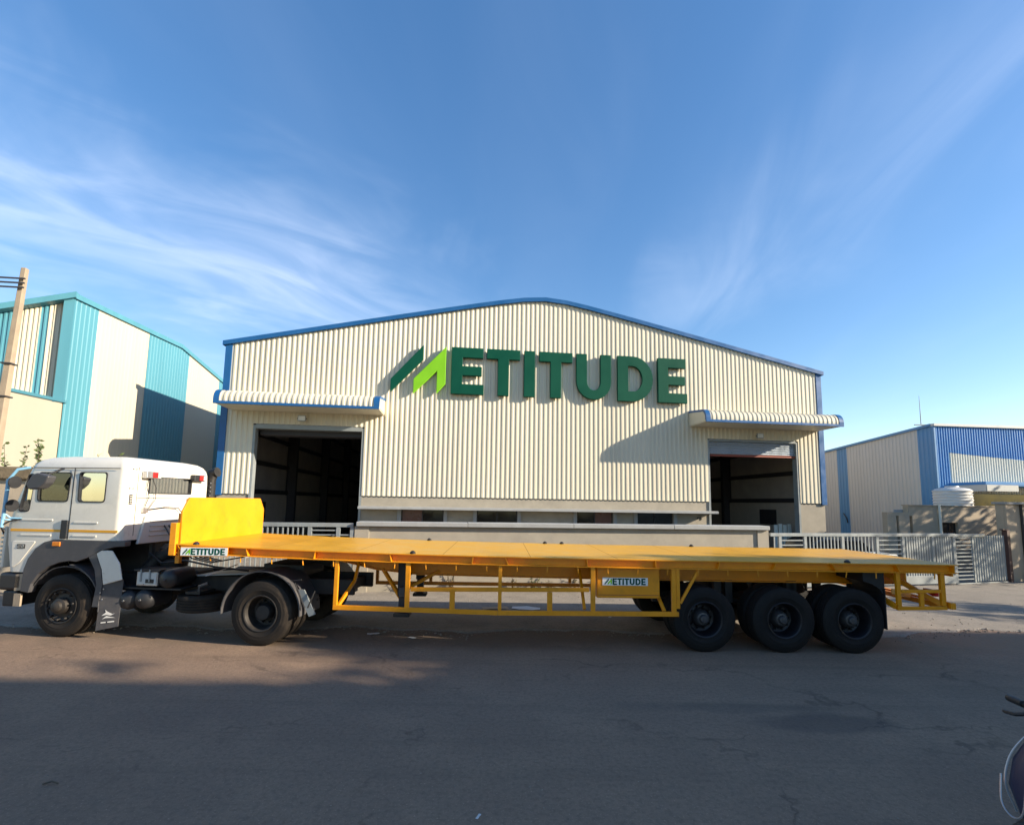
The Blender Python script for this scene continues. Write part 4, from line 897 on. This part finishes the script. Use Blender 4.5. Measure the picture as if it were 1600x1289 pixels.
for z in (1.58, 1.66, 1.74, 1.82): box('pressed_rib', M_rgrey, lp, .9505, .965, .5, 1.5, z, z + .025, .006)
for y in (.30, 1.38):
    b = box('cab_rear_lamp', M_alu if y < 1 else M_black, tk_, .91, 1.0, y, y + .30, 2.56, 2.68, .012, 2); box('red_lens', M_redlens, b, 1.001, 1.012, y + .12, y + .22, 2.575, 2.665, .004); box('white_lens', M_lens, b, 1.001, 1.01, y + .23, y + .285, 2.575, 2.665, .004)
def cable(name, pts, r, mat=M_black): return MB().tube(pts, r, 6).build(name, mat, tk_, smooth=True)
cable('lamp_cable', [(.93, .42, 2.56), (.93, .40, 2.4), (.94, .45, 2.25), (.93, .40, 2.1), (.92, .40, 1.98)], .006); cable('lamp_cable', [(.93, .50, 2.56), (.94, .58, 2.4), (.94, .58, 2.2), (.93, .48, 2.05)], .006)
box('cable_clamp', M_alu, tk_, .905, .94, .36, .46, 1.98, 2.06); cable('air_pipe', [(.94, .44, 2.03), (.95, .8, 2.07), (.95, 1.1, 2.05), (.95, 1.2, 1.95), (.98, 1.2, 1.75)], .008)
# snorkel
sn = MB().tube([(.8, CW + .16, 1.2), (.8, CW + .16, 2.6), (.83, CW + .16, 2.76), (.93, CW + .16, 2.78)], [.09, .09, .10, .10], 14).build('air_snorkel', M_chas, tk_, smooth=True)
for k in range(8): MB().lathe([(.012, 0), (.012, .01), (0, .01)], (.86, CW + .07, 1.95 + k * .085), 'x', 6).build('bolt', M_alu, sn)
# front: bumper, grille, lamps, mirror frame
bp = MB().box(-1.16, -.72, .0, CW, .70, .985); bp.build('bumper', M_black, tk_, bevel=.05, seg=3); box('bumper_skirt', M_black, tk_, -1.10, -.85, .04, CW - .04, .44, .695, .03, 2)
MB().prism([(-.85, .70), (-.66, .72), (-.62, .92), (-.72, .98), (-.85, .96)], 'xz', .0, .03).build('step_cover', M_conc, tk_); box('step_cover', M_conc, tk_, -.84, -.72, .0, .03, .46, .66)
gl = box('grille', M_white, tk_, -1.235, -1.19, .06, CW - .06, 1.05, 1.72, .01)
for k in range(9): box('grille_slat', M_pale, gl, -1.26, -1.236, .05, CW - .05, 1.10 + .07 * k, 1.135 + .07 * k)
MB().lathe([(0, -.02), (.09, -.02), (.09, .04), (0, .05)], (-1.25, .3, .86), 'x', 16).build('head_lamp', M_lens, tk_, smooth=True); MB().lathe([(0, -.02), (.09, -.02), (.09, .04), (0, .05)], (-1.25, CW - .3, .86), 'x', 16).build('head_lamp', M_lens, tk_, smooth=True)
fr = MB().tube([(-.80, -.01, 2.70), (-.92, -.10, 2.66), (-1.03, -.12, 2.50), (-1.05, -.12, 1.85), (-1.0, -.02, 1.83)], .022, 8).build('mirror_frame', M_ltblue, tk_, smooth=True)
MB().tube([(-1.05, -.12, 1.95), (-1.0, -.06, 1.87), (-.87, -.01, 1.86)], .014, 8).build('frame_stay', M_ltblue, fr, smooth=True); MB().tube([(-1.05, -.12, 1.76), (-1.0, -.06, 1.82), (-.87, -.01, 1.86)], .014, 8).build('frame_stay', M_chas, fr, smooth=True)
MB().tube([(-1.05, -.12, 2.5), (-1.06, -.12, 1.72)], .022, 8).build('frame_bar', M_ltblue, fr, smooth=True)
for z, r in ((2.45, .10), (2.07, .10)): MB().lathe([(0, -.03), (r * .7, -.028), (r, 0), (r, .012), (0, .014)], (-.95, -.10, z), 'x', 20).build('round_mirror', M_black, fr, smooth=True)
MB().tube([(-1.24, .1, 1.55), (-1.22, -.05, 1.80), (-1.16, -.1, 1.87), (-1.05, -.12, 1.88)], .012, 6).build('kerb_mirror_arm', M_black, fr, smooth=True)
mir = MB().prism(rpoly([(-.46, 2.40), (-.38, 2.56), (-.30, 2.60), (-.08, 2.55), (-.12, 2.44), (-.22, 2.35), (-.40, 2.33)], .03), 'xz', -.34, -.20).build('side_mirror', M_fender, tk_, bevel=.02, seg=2); MB().tube([(-.20, -.01, 2.69), (-.16, -.14, 2.64), (-.24, -.25, 2.56)], .018, 8).build('mirror_arm', M_black, mir, smooth=True)
box('far_mirror', M_black, tk_, -.70, -.55, CW + .1, CW + .3, 2.3, 2.6, .03, 2)
# wheel arch trim
def arch_band(y0, y1):
    outer = [(-.73, .70), (-.715, 1.05), (-.66, 1.22), (-.55, 1.38), (-.40, 1.49), (-.25, 1.53), (1.02, 1.53), (1.02, 1.45), (.85, 1.44), (.62, 1.38), (.42, 1.27)]
    innr = [(.20, 1.19), (.08, 1.20), (-.1, 1.17), (-.28, 1.10), (-.44, .98), (-.55, .82), (-.58, .68)]
    return MB().prism(outer + innr, 'xz', y0, y1)
arch_band(-.012, .10).build('arch_trim', M_fender, tk_, bevel=.006); arch_band(CW - .1, CW + .012).build('arch_trim', M_fender, tk_)
box('side_indicator', M_amber, tk_, -.24, -.10, -.03, -.013, 1.43, 1.50, .008, 2)
# rear half of the front mudguard
def curve_plate(name, mat, cx, cz, r, a0, a1, y0, y1, t=.012, n=14):
    m = MB(); vs = []
    for k in range(n + 1):
        a = R(a0 + (a1 - a0) * k / n)
        for rr in (r, r + t):
            for y in (y0, y1): vs.append((cx + rr * math.cos(a), y, cz + rr * math.sin(a)))
    fs = []
    for k in range(n): b = 4 * k; fs += [(b, b + 4, b + 5, b + 1), (b + 2, b + 3, b + 7, b + 6), (b, b + 2, b + 6, b + 4), (b + 1, b + 5, b + 7, b + 3)]
    fs += [(0, 1, 3, 2), (4 * n, 4 * n + 2, 4 * n + 3, 4 * n + 1)]
    return m.add(vs, fs).build(name, mat, tk_, smooth=True)
curve_plate('front_mudguard', M_fender, 0, .48, .66, -5, 82, -.01, .32); curve_plate('front_mudguard', M_fender, 0, .48, .62, 20, 150, .03, CW - .03)
sp_ = MB().prism([(.53, 1.33), (.62, 1.38), (.80, 1.38), (.95, 1.18), (1.02, .93), (.70, .84), (.65, 1.08)], 'xz', -.005, .02).build('splash_panel', M_white, tk_, bevel=.008)
MB().prism([(.42, 1.27), (.53, 1.33), (.645, 1.08), (.70, .84), (.66, .5), (.56, .5), (.60, .84), (.54, 1.08)], 'xz', -.013, .02).build('splash_edge', M_fender, tk_)
fl = MB().hexa([(.65, .0, .13), (.98, .05, .20), (.98, .058, .20), (.65, .008, .13), (.68, .0, .84), (1.0, .05, .93), (1.0, .058, .93), (.68, .008, .84)]).build('mud_flap', M_fender, tk_)
e = MB(); T2 = lambda u, v: (.70 + u * .25, -.001 + u * .038, .24 + v * .22 + u * .03)
for poly in ([(.1, .55), (.35, .75), (.3, .95), (.45, .8), (.75, .6), (.9, .62), (.65, .5), (.4, .58)], [(.15, .3), (.4, .5), (.75, .38), (.95, .3), (.6, .34), (.35, .36)]):
    e.add([T2(u, v) for u, v in poly], [tuple(range(len(poly)))])
for a, b in ((.1, .4), (.5, .9)): e.add([T2(a, .02), T2(b, .02), T2(b, .1), T2(a, .1)], [(0, 1, 2, 3)])
e.build('flap_print', M_paper, fl)
for (x, z) in ((.70, 1.02), (.73, .78), (.72, .62), (.68, .72)): MB().lathe([(.01, 0), (.01, -.008), (0, -.008)], (x, -.006, z), 'y', 8).build('bolt', M_alu, tk_)
# chassis
for y in (.55, 1.35): MB().box(-.9, 4.6, y, y + .07, .70, .95).build('chassis_rail', M_chas, tk_, bevel=.01)
for x in (1.3, 2.4, 3.0, 4.4): box('chassis_crossmember', M_chas, tk_, x, x + .08, .622, 1.348, .74, .9)
box('engine', M_chas, tk_, -.7, .9, .66, 1.30, .62, 1.5, .06, 2); box('gearbox', M_chas, tk_, .92, 1.7, .75, 1.2, .55, .98, .06, 2)
MB().tube([(.95, .55, 1.0), (1.1, .6, 1.2), (1.35, .6, 1.32)], .12, 12).build('intake_pipe', M_chas, tk_, smooth=True); MB().lathe([(0, -.2), (.2, -.2), (.22, -.1), (.22, .15), (.15, .22), (0, .22)], (1.25, .75, 1.22), 'z', 20).build('air_filter', M_chas, tk_, smooth=True)
def air_tank(x, z, r, y0=.03, y1=.5): return MB().lathe([(0, y0), (r * .55, y0 + .015), (r * .9, y0 + .05), (r, y0 + .09), (r, y1)], (x, 0, z), 'y', 24).build('air_tank', M_black, tk_, smooth=True)
for x, z, r in ((1.05, .60, .155), (1.33, .62, .155), (1.72, .95, .155)):
    a_ = air_tank(x, z, r); MB().lathe([(.014, .02), (.014, .032), (0, .032)], (x, 0, z), 'y', 8).build('drain_plug', M_alu, a_)
bb = box('battery_box', M_alu, tk_, 1.19, 1.55, .08, .45, .83, 1.06, .01); box('battery_face', M_rgrey, bb, 1.22, 1.54, .07, .079, .86, 1.04); box('battery_mark', M_black, bb, 1.36, 1.50, .064, .069, .88, .94)
for x in (1.27, 1.42): box('box_strap', M_gate, bb, x, x + .02, .055, .0695, .9, 1.09)
box('battery_lid', M_black, bb, 1.15, 1.6, .06, .47, 1.062, 1.09, .006); box('tank_bracket', M_chas, tk_, .95, 1.95, .10, .5, .775, .80)
# spare wheel lying flat under the chassis
sw = mobj('spare_wheel', tyre_me(), tk_, (2.08, .52, .545)); sw.rotation_euler = (R(90), 0, 0); sw.scale = (.84, 1, .84)
box('spare_carrier', M_chas, tk_, 1.95, 2.2, .2, .6, .70, .74); MB().tube([(2.15, .25, .72), (2.15, .25, .82), (2.25, .3, .86)], .03, 8).build('carrier_winch', M_hub, tk_, smooth=True)
MB().lathe([(0, -.3), (.19, -.3), (.20, -.27), (.20, .27), (.19, .3), (0, .3)], (2.1, 1.7, .75), 'x', 20).build('fuel_tank', M_chas, tk_, smooth=True)
# drive axle
for y, kd, far in ((.14, 'drive', False), (.45, None, False), (1.70, None, True), (2.02, 'drive', True)): wheel(tk_, (3.36, y, R_T), kd, far)
MB().tube([(3.36, .3, R_T), (3.36, 1.9, R_T)], .11, 12).build('drive_axle', M_chas, tk_, smooth=True); MB().lathe([(0, -.2), (.15, -.17), (.2, 0), (.15, .17), (0, .2)], (3.36, 1.02, R_T), 'y', 20).build('differential', M_chas, tk_, smooth=True)
for y0, y1 in ((-.01, .62), (1.55, 2.17)): curve_plate('rear_mudguard', M_fender, 3.36, .49, .63, -2, 182, y0, y1, .014, 24)
MB().prism([(3.9, .86), (4.02, .86), (4.22, .50), (4.12, .46)], 'xz', .05, .07).build('mudguard_flap', M_gate, tk_)
for a, b in (((3.9, -.015, .97), (4.08, -.015, .6)), ((4.12, .0, .6), (4.2, .04, .85)), ((3.86, -.015, 1.0), (4.0, -.01, 1.02))): MB().tube([a, b], .011, 6).build('mudguard_strap', M_chas, tk_)
for y in (.55, 1.4):
    for k in range(4): MB().tube([(2.85 + .08 * k, y, .62 - .03 * k), (3.36, y, .56 - .03 * k), (4.0 - .08 * k, y, .62 - .03 * k)], .025, 6).build('leaf_spring', M_chas, tk_)
# fifth wheel and lines
MB().prism([(3.0, .6), (3.75, .5), (3.95, .75), (3.6, 1.0), (3.95, 1.2), (3.75, 1.45), (3.0, 1.35)], 'xy', 1.09, 1.16).build('fifth_wheel', M_chas, tk_); box('fifth_wheel_mount', M_chas, tk_, 3.15, 3.65, .55, 1.4, .951, 1.089)
MB().bar((2.0, .62, .97), (2.95, .62, 1.03), .5, .02).build('catwalk', M_gate, tk_)
for k, (c, y) in enumerate(((M_redlens, .8), (M_black, .9), (M_amber, 1.0), (M_black, 1.1))): MB().tube([(.96, y, 1.75), (1.15, y, 1.5), (1.5, y + .05, 1.18), (1.9, y, 1.12), (2.3, y, 1.2)], .012, 6).build('air_line', M_black, tk_, smooth=True)
cable('brake_hose', [(1.0, .5, 1.3), (1.3, .42, 1.15), (1.7, .45, 1.2), (2.2, .5, 1.1), (2.8, .5, 1.05)], .016); cable('brake_hose', [(2.2, .3, .98), (2.45, .35, 1.08), (2.6, .5, 1.15)], .008, M_alu)
for y, far in ((.14, False), (CW - .14, True)): wheel(tk_, (0, y, R_T), 'front', far)
MB().tube([(0, .25, R_T - .05), (0, CW - .25, R_T - .05)], .07, 10).build('front_axle', M_chas, tk_, smooth=True)

# ------------------------------------------------------------------ scooter at the right edge
def spline(pts, n=5):
    P = [Vector(p) for p in pts]; P = [P[0] * 2 - P[1]] + P + [P[-1] * 2 - P[-2]]; out = []
    for i in range(1, len(P) - 2):
        a, b, c, d = P[i - 1:i + 3]
        for k in range(n): t = k / n; out.append(.5 * (2 * b + (c - a) * t + (2 * a - 5 * b + 4 * c - d) * t * t + (3 * b - a - 3 * c + d) * t ** 3))
    return out + [P[-2]]
sc = thing('motor_scooter', 'dark purple motor scooter cut by the right picture edge', 'scooter', (3.035, 2.88, 0), R(8))
def scw(x):
    t = MB().lathe([(.13, -.04), (.15, -.05), (.205, -.045), (.225, -.02), (.225, .02), (.205, .045), (.15, .05), (.13, .04)], (x, 0, .225), 'y', 32, True).build('wheel', M_rubber, sc, smooth=True)
    MB().lathe([(0, -.03), (.05, -.03), (.06, -.015), (.12, -.02), (.135, -.04), (.135, .04), (.12, .02), (.06, .015), (0, .03)], (x, 0, .225), 'y', 24).build('rim', M_alu, t, smooth=True)
scw(.02); scw(1.22)
vs = []; fs = []; prof = [(-.01, .34, .06), (-.03, .47, .14), (-.02, .60, .20), (.04, .74, .21), (.10, .86, .17), (.14, .95, .11)]; n = 11
for x, z, w in prof:
    for k in range(n): a = math.pi * (k / (n - 1) - .5); vs.append((x + .10 * (1 - math.cos(a)), w * math.sin(a), z))
for i in range(len(prof) - 1):
    for k in range(n - 1): fs.append((i * n + k, i * n + k + 1, (i + 1) * n + k + 1, (i + 1) * n + k))
ap = MB().add(vs, fs).build('front_apron', M_purple, sc, smooth=True)
for s_ in (-1, 1):
    MB().tube(spline([(x + .10 * (1 - math.cos(1.25)) - .012, s_ * (w * .95 + .008), z) for x, z, w in prof[1:]]), .006, 6).build('chrome_trim', M_chrome, ap, smooth=True)
    MB().tube(spline([(.0, s_ * .19, .66), (-.05, s_ * .16, .52), (-.06, s_ * .10, .47), (-.055, s_ * .05, .52), (-.01, s_ * .05, .72)]), .005, 6).build('chrome_guard', M_chrome, ap, smooth=True)
m = MB(); vs = []; fs = []
for i in range(11):
    a = R(20 + 140 * i / 10)
    for k in range(7): b = math.pi * (k / 6 - .5); vs.append((.02 + (.245 + .03 * math.cos(b)) * math.cos(a), .08 * math.sin(b), .225 + (.245 + .03 * math.cos(b)) * math.sin(a)))
for i in range(10):
    for k in range(6): fs.append((i * 7 + k, i * 7 + k + 1, i * 7 + 8 + k, i * 7 + 7 + k))
fm = MB().add(vs, fs).build('front_mudguard', M_black, sc, smooth=True); box('reflector', M_paper, fm, -.235, -.228, -.03, .03, .33, .36)
for s_ in (-1, 1): MB().tube([(.02, s_ * .07, .225), (.08, s_ * .06, .45)], .018, 8).build('fork_leg', M_alu, sc, smooth=True)
hbm = MB().lathe([(0, -.05), (.10, -.05), (.12, .02), (.11, .12), (.05, .16), (0, .16)], (.14, 0, 1.0), 'x', 20).build('handlebar_cowl', M_purple, sc, smooth=True)
MB().lathe([(0, -.01), (.07, 0), (.09, .02)], (.085, 0, 1.0), 'x', 20).build('head_lamp', M_lens, hbm, smooth=True)
for s_ in (-1, 1):
    MB().tube([(.19, s_ * .08, 1.01), (.26, s_ * .2, 1.03), (.33, s_ * .34, 1.02)], .012, 8).build('handlebar', M_black, sc, smooth=True); MB().tube([(.28, s_ * .24, 1.028), (.335, s_ * .36, 1.018)], .022, 10).build('grip', M_black, sc, smooth=True)
    MB().tube([(.24, s_ * .17, 1.0), (.21, s_ * .24, .97), (.25, s_ * .33, .95)], .012, 6).build('brake_lever', M_black, sc, smooth=True)
MB().box(.12, .62, -.17, .17, .28, .34).build('floorboard', M_black, sc, bevel=.02); MB().prism([(.60, .30), (1.45, .42), (1.55, .62), (1.4, .70), (.66, .66)], 'xz', -.17, .17).build('rear_body', M_purple, sc, bevel=.05, seg=3)
MB().prism([(.66, .67), (1.42, .71), (1.38, .80), (1.0, .78), (.70, .75)], 'xz', -.14, .14).build('seat', M_black, sc, bevel=.04, seg=3); box('engine', M_alu, sc, .7, 1.2, -.10, .16, .18, .40, .04, 2); MB().tube([(.15, 0, .34), (.16, 0, .95)], .05, 10).build('steering_column', M_black, sc, smooth=True)
MB().tube([(.5, .16, .29), (.5, .24, .02)], .012, 6).build('side_stand', M_black, sc)

# ------------------------------------------------------------------ litter and small things
def scrap(x, y, z, L, w, rz, label, mat=M_paper):
    m = MB(); k = 4; vs = []
    for i in range(k + 1):
        for j in (0, 1): vs.append(((i / k - .5) * L, (j - .5) * w * random.uniform(.7, 1), random.uniform(.003, .03) * L * 1.5))
    m.add(vs, [(2 * i, 2 * i + 2, 2 * i + 3, 2 * i + 1) for i in range(k)]); o = m.build('paper_scrap', mat); o.location = (x, y, z); o.rotation_euler = (0, 0, rz); tag(o, label, 'litter'); return o
scrap(-.3, 10.3, .02, .55, .25, .2, 'flattened cardboard piece on the ground under the middle of the trailer', M_card); scrap(.35, 10.35, .02, .6, .3, -.1, 'pale flat sheet lying beside the cardboard under the trailer')
scrap(-1.2, 9.9, .02, .12, .08, .6, 'small white scrap under the trailer left of the cardboard'); scrap(2.0, 9.7, .02, .08, .06, 1, 'tiny white scrap below the tool box'); scrap(-2.3, 8.3, .004, .2, .1, .3, 'crumpled paper below the landing leg'); scrap(-1.6, 8.1, .004, .14, .08, -.4, 'thin paper strip right of the landing leg')
scrap(-.20, 3.66, .004, .06, .022, 1.2, 'tiny white feather shaped scrap on the road in front')
tw = MB().tube([(0, 0, .01), (.05, .02, .02), (.11, .01, .012)], .006, 5).build('twig', M_bark); tw.location = (-3.62, 3.95, 0); tag(tw, 'small dark twig on the road at lower left', 'twig')
pn = thing('panel_stack', 'pale slatted panels standing just inside the right doorway', 'panels', (11.9, 21.6, .06), TH)
for k in range(4): box('panel', M_pale, pn, k * .22, k * .22 + .17, .0, .05, 0, 1.38 + .04 * (k % 2), .005)

# ------------------------------------------------------------------ what stands across the road to the right and shades it, with an added block and trees
sw_ = thing('warehouse', 'tall plain warehouse across the road, out of the picture to the right', 'warehouse', (22, -.9, 0), 0)
for k in range(20): sheet('front_sheet', M_rgrey, sw_, -1.2 * (k + 1), -1.2 * k, 0, lambda s: 11.9 + .08 * min(-s, 24 + s), y=0, pitch=.3, d=.03, axis='y')
MB().prism([(0.02, 0), (28, 0), (28, 11.8), (0.02, 11.8)], 'xz', -.1, -.02).build('side_wall', M_rgrey, sw_); MB().prism([(0.02, 0), (28, 0), (28, 11.8), (0.02, 11.8)], 'xz', -24, -23.9).build('side_wall', M_rgrey, sw_)
m = MB()
for a, b in ((0, -12), (-12, -24)): m.hexa([(-.2, a, 11.9 + (.96 if a == -12 else 0)), (28, a, 11.9 + (.96 if a == -12 else 0)), (28, b, 11.9 + (.96 if b == -12 else 0)), (-.2, b, 11.9 + (.96 if b == -12 else 0)), (-.2, a, 12.0 + (.96 if a == -12 else 0)), (28, a, 12.0 + (.96 if a == -12 else 0)), (28, b, 12.0 + (.96 if b == -12 else 0)), (-.2, b, 12.0 + (.96 if b == -12 else 0))])
m.build('roof', M_roof, sw_)
box('shade_block', M_plaster, sw_, .3, 20, .02, 4.45, 0, 9.2); box('shade_block_parapet', M_grey, sw_, .25, 20, 4.2, 4.5, 9.203, 9.35)  # unseen block, added and sized to shade the right part of the trailer
box('roller_door', M_shutter, sw_, -.08, -.04, -15, -9, 0, 5)
def tree(label, loc, h, cr, nclump, nleaf, ls):
    t = thing('tree', label, 'tree', loc, random.uniform(0, 6), 'trees across the road')
    tm = MB().tube([(0, 0, 0), (.05, .03, h * .3), (-.05, .08, h * .55), (.0, 0, h * .8)], [.2, .15, .1, .03], 10); lf = MB()
    cl = []
    for i in range(nclump):
        a = random.uniform(0, 6.28); q = random.random() ** .5; zz_ = random.uniform(.42, .98); rad = cr * math.sin(math.pi * min(1, max(.12, (zz_ - .30) / .72))) * q
        cl.append(Vector((rad * math.cos(a), rad * math.sin(a), h * zz_)))
    for c in cl:
        b = Vector((0, 0, h * .3 + (c.z - h * .3) * .4)); tm.tube([b, (b + c) / 2 + Vector((0, 0, .2)), c], [.05, .03, .01], 5, False)
        r = cr * random.uniform(.16, .30)
        for k in range(nleaf): leaf_quad(lf, c + Vector((random.gauss(0, 1), random.gauss(0, 1), random.gauss(0, .8))) * r * .6, ls, ls * .3)
    tm.build('trunk', M_bark, t); lf.build('crown', M_leaf, t)
tree('leafy tree beside the tall warehouse, out of the picture to the right', (19.6, 2.6, 0), 8.9, 1.7, 50, 70, .22)
tree('second leafy tree nearer the road, out of the picture to the right', (18.6, 4.4, 0), 7.2, 1.5, 40, 60, .22)
tree('broad tree shading the apron, out of the picture to the right', (23.4, 14.4, 0), 7.6, 3.0, 70, 70, .22)
tree('small tree at the bend of the road, out of the picture to the right', (22.5, 8.2, 0), 5.6, 1.7, 26, 40, .22)
tree('tall thin tree added to break the warehouse shadow edge, out of the picture to the right', (19.4, -.2, 0), 10.2, 1.1, 40, 50, .2)  # unseen tree, added to break up the straight shadow edge on the road
tree('tall loose tree added beside the thin one for dappled shade, out of the picture to the right', (18.6, 1.0, 0), 9.6, 1.2, 40, 50, .2)  # added with a loose crown to dapple the same shadow edge
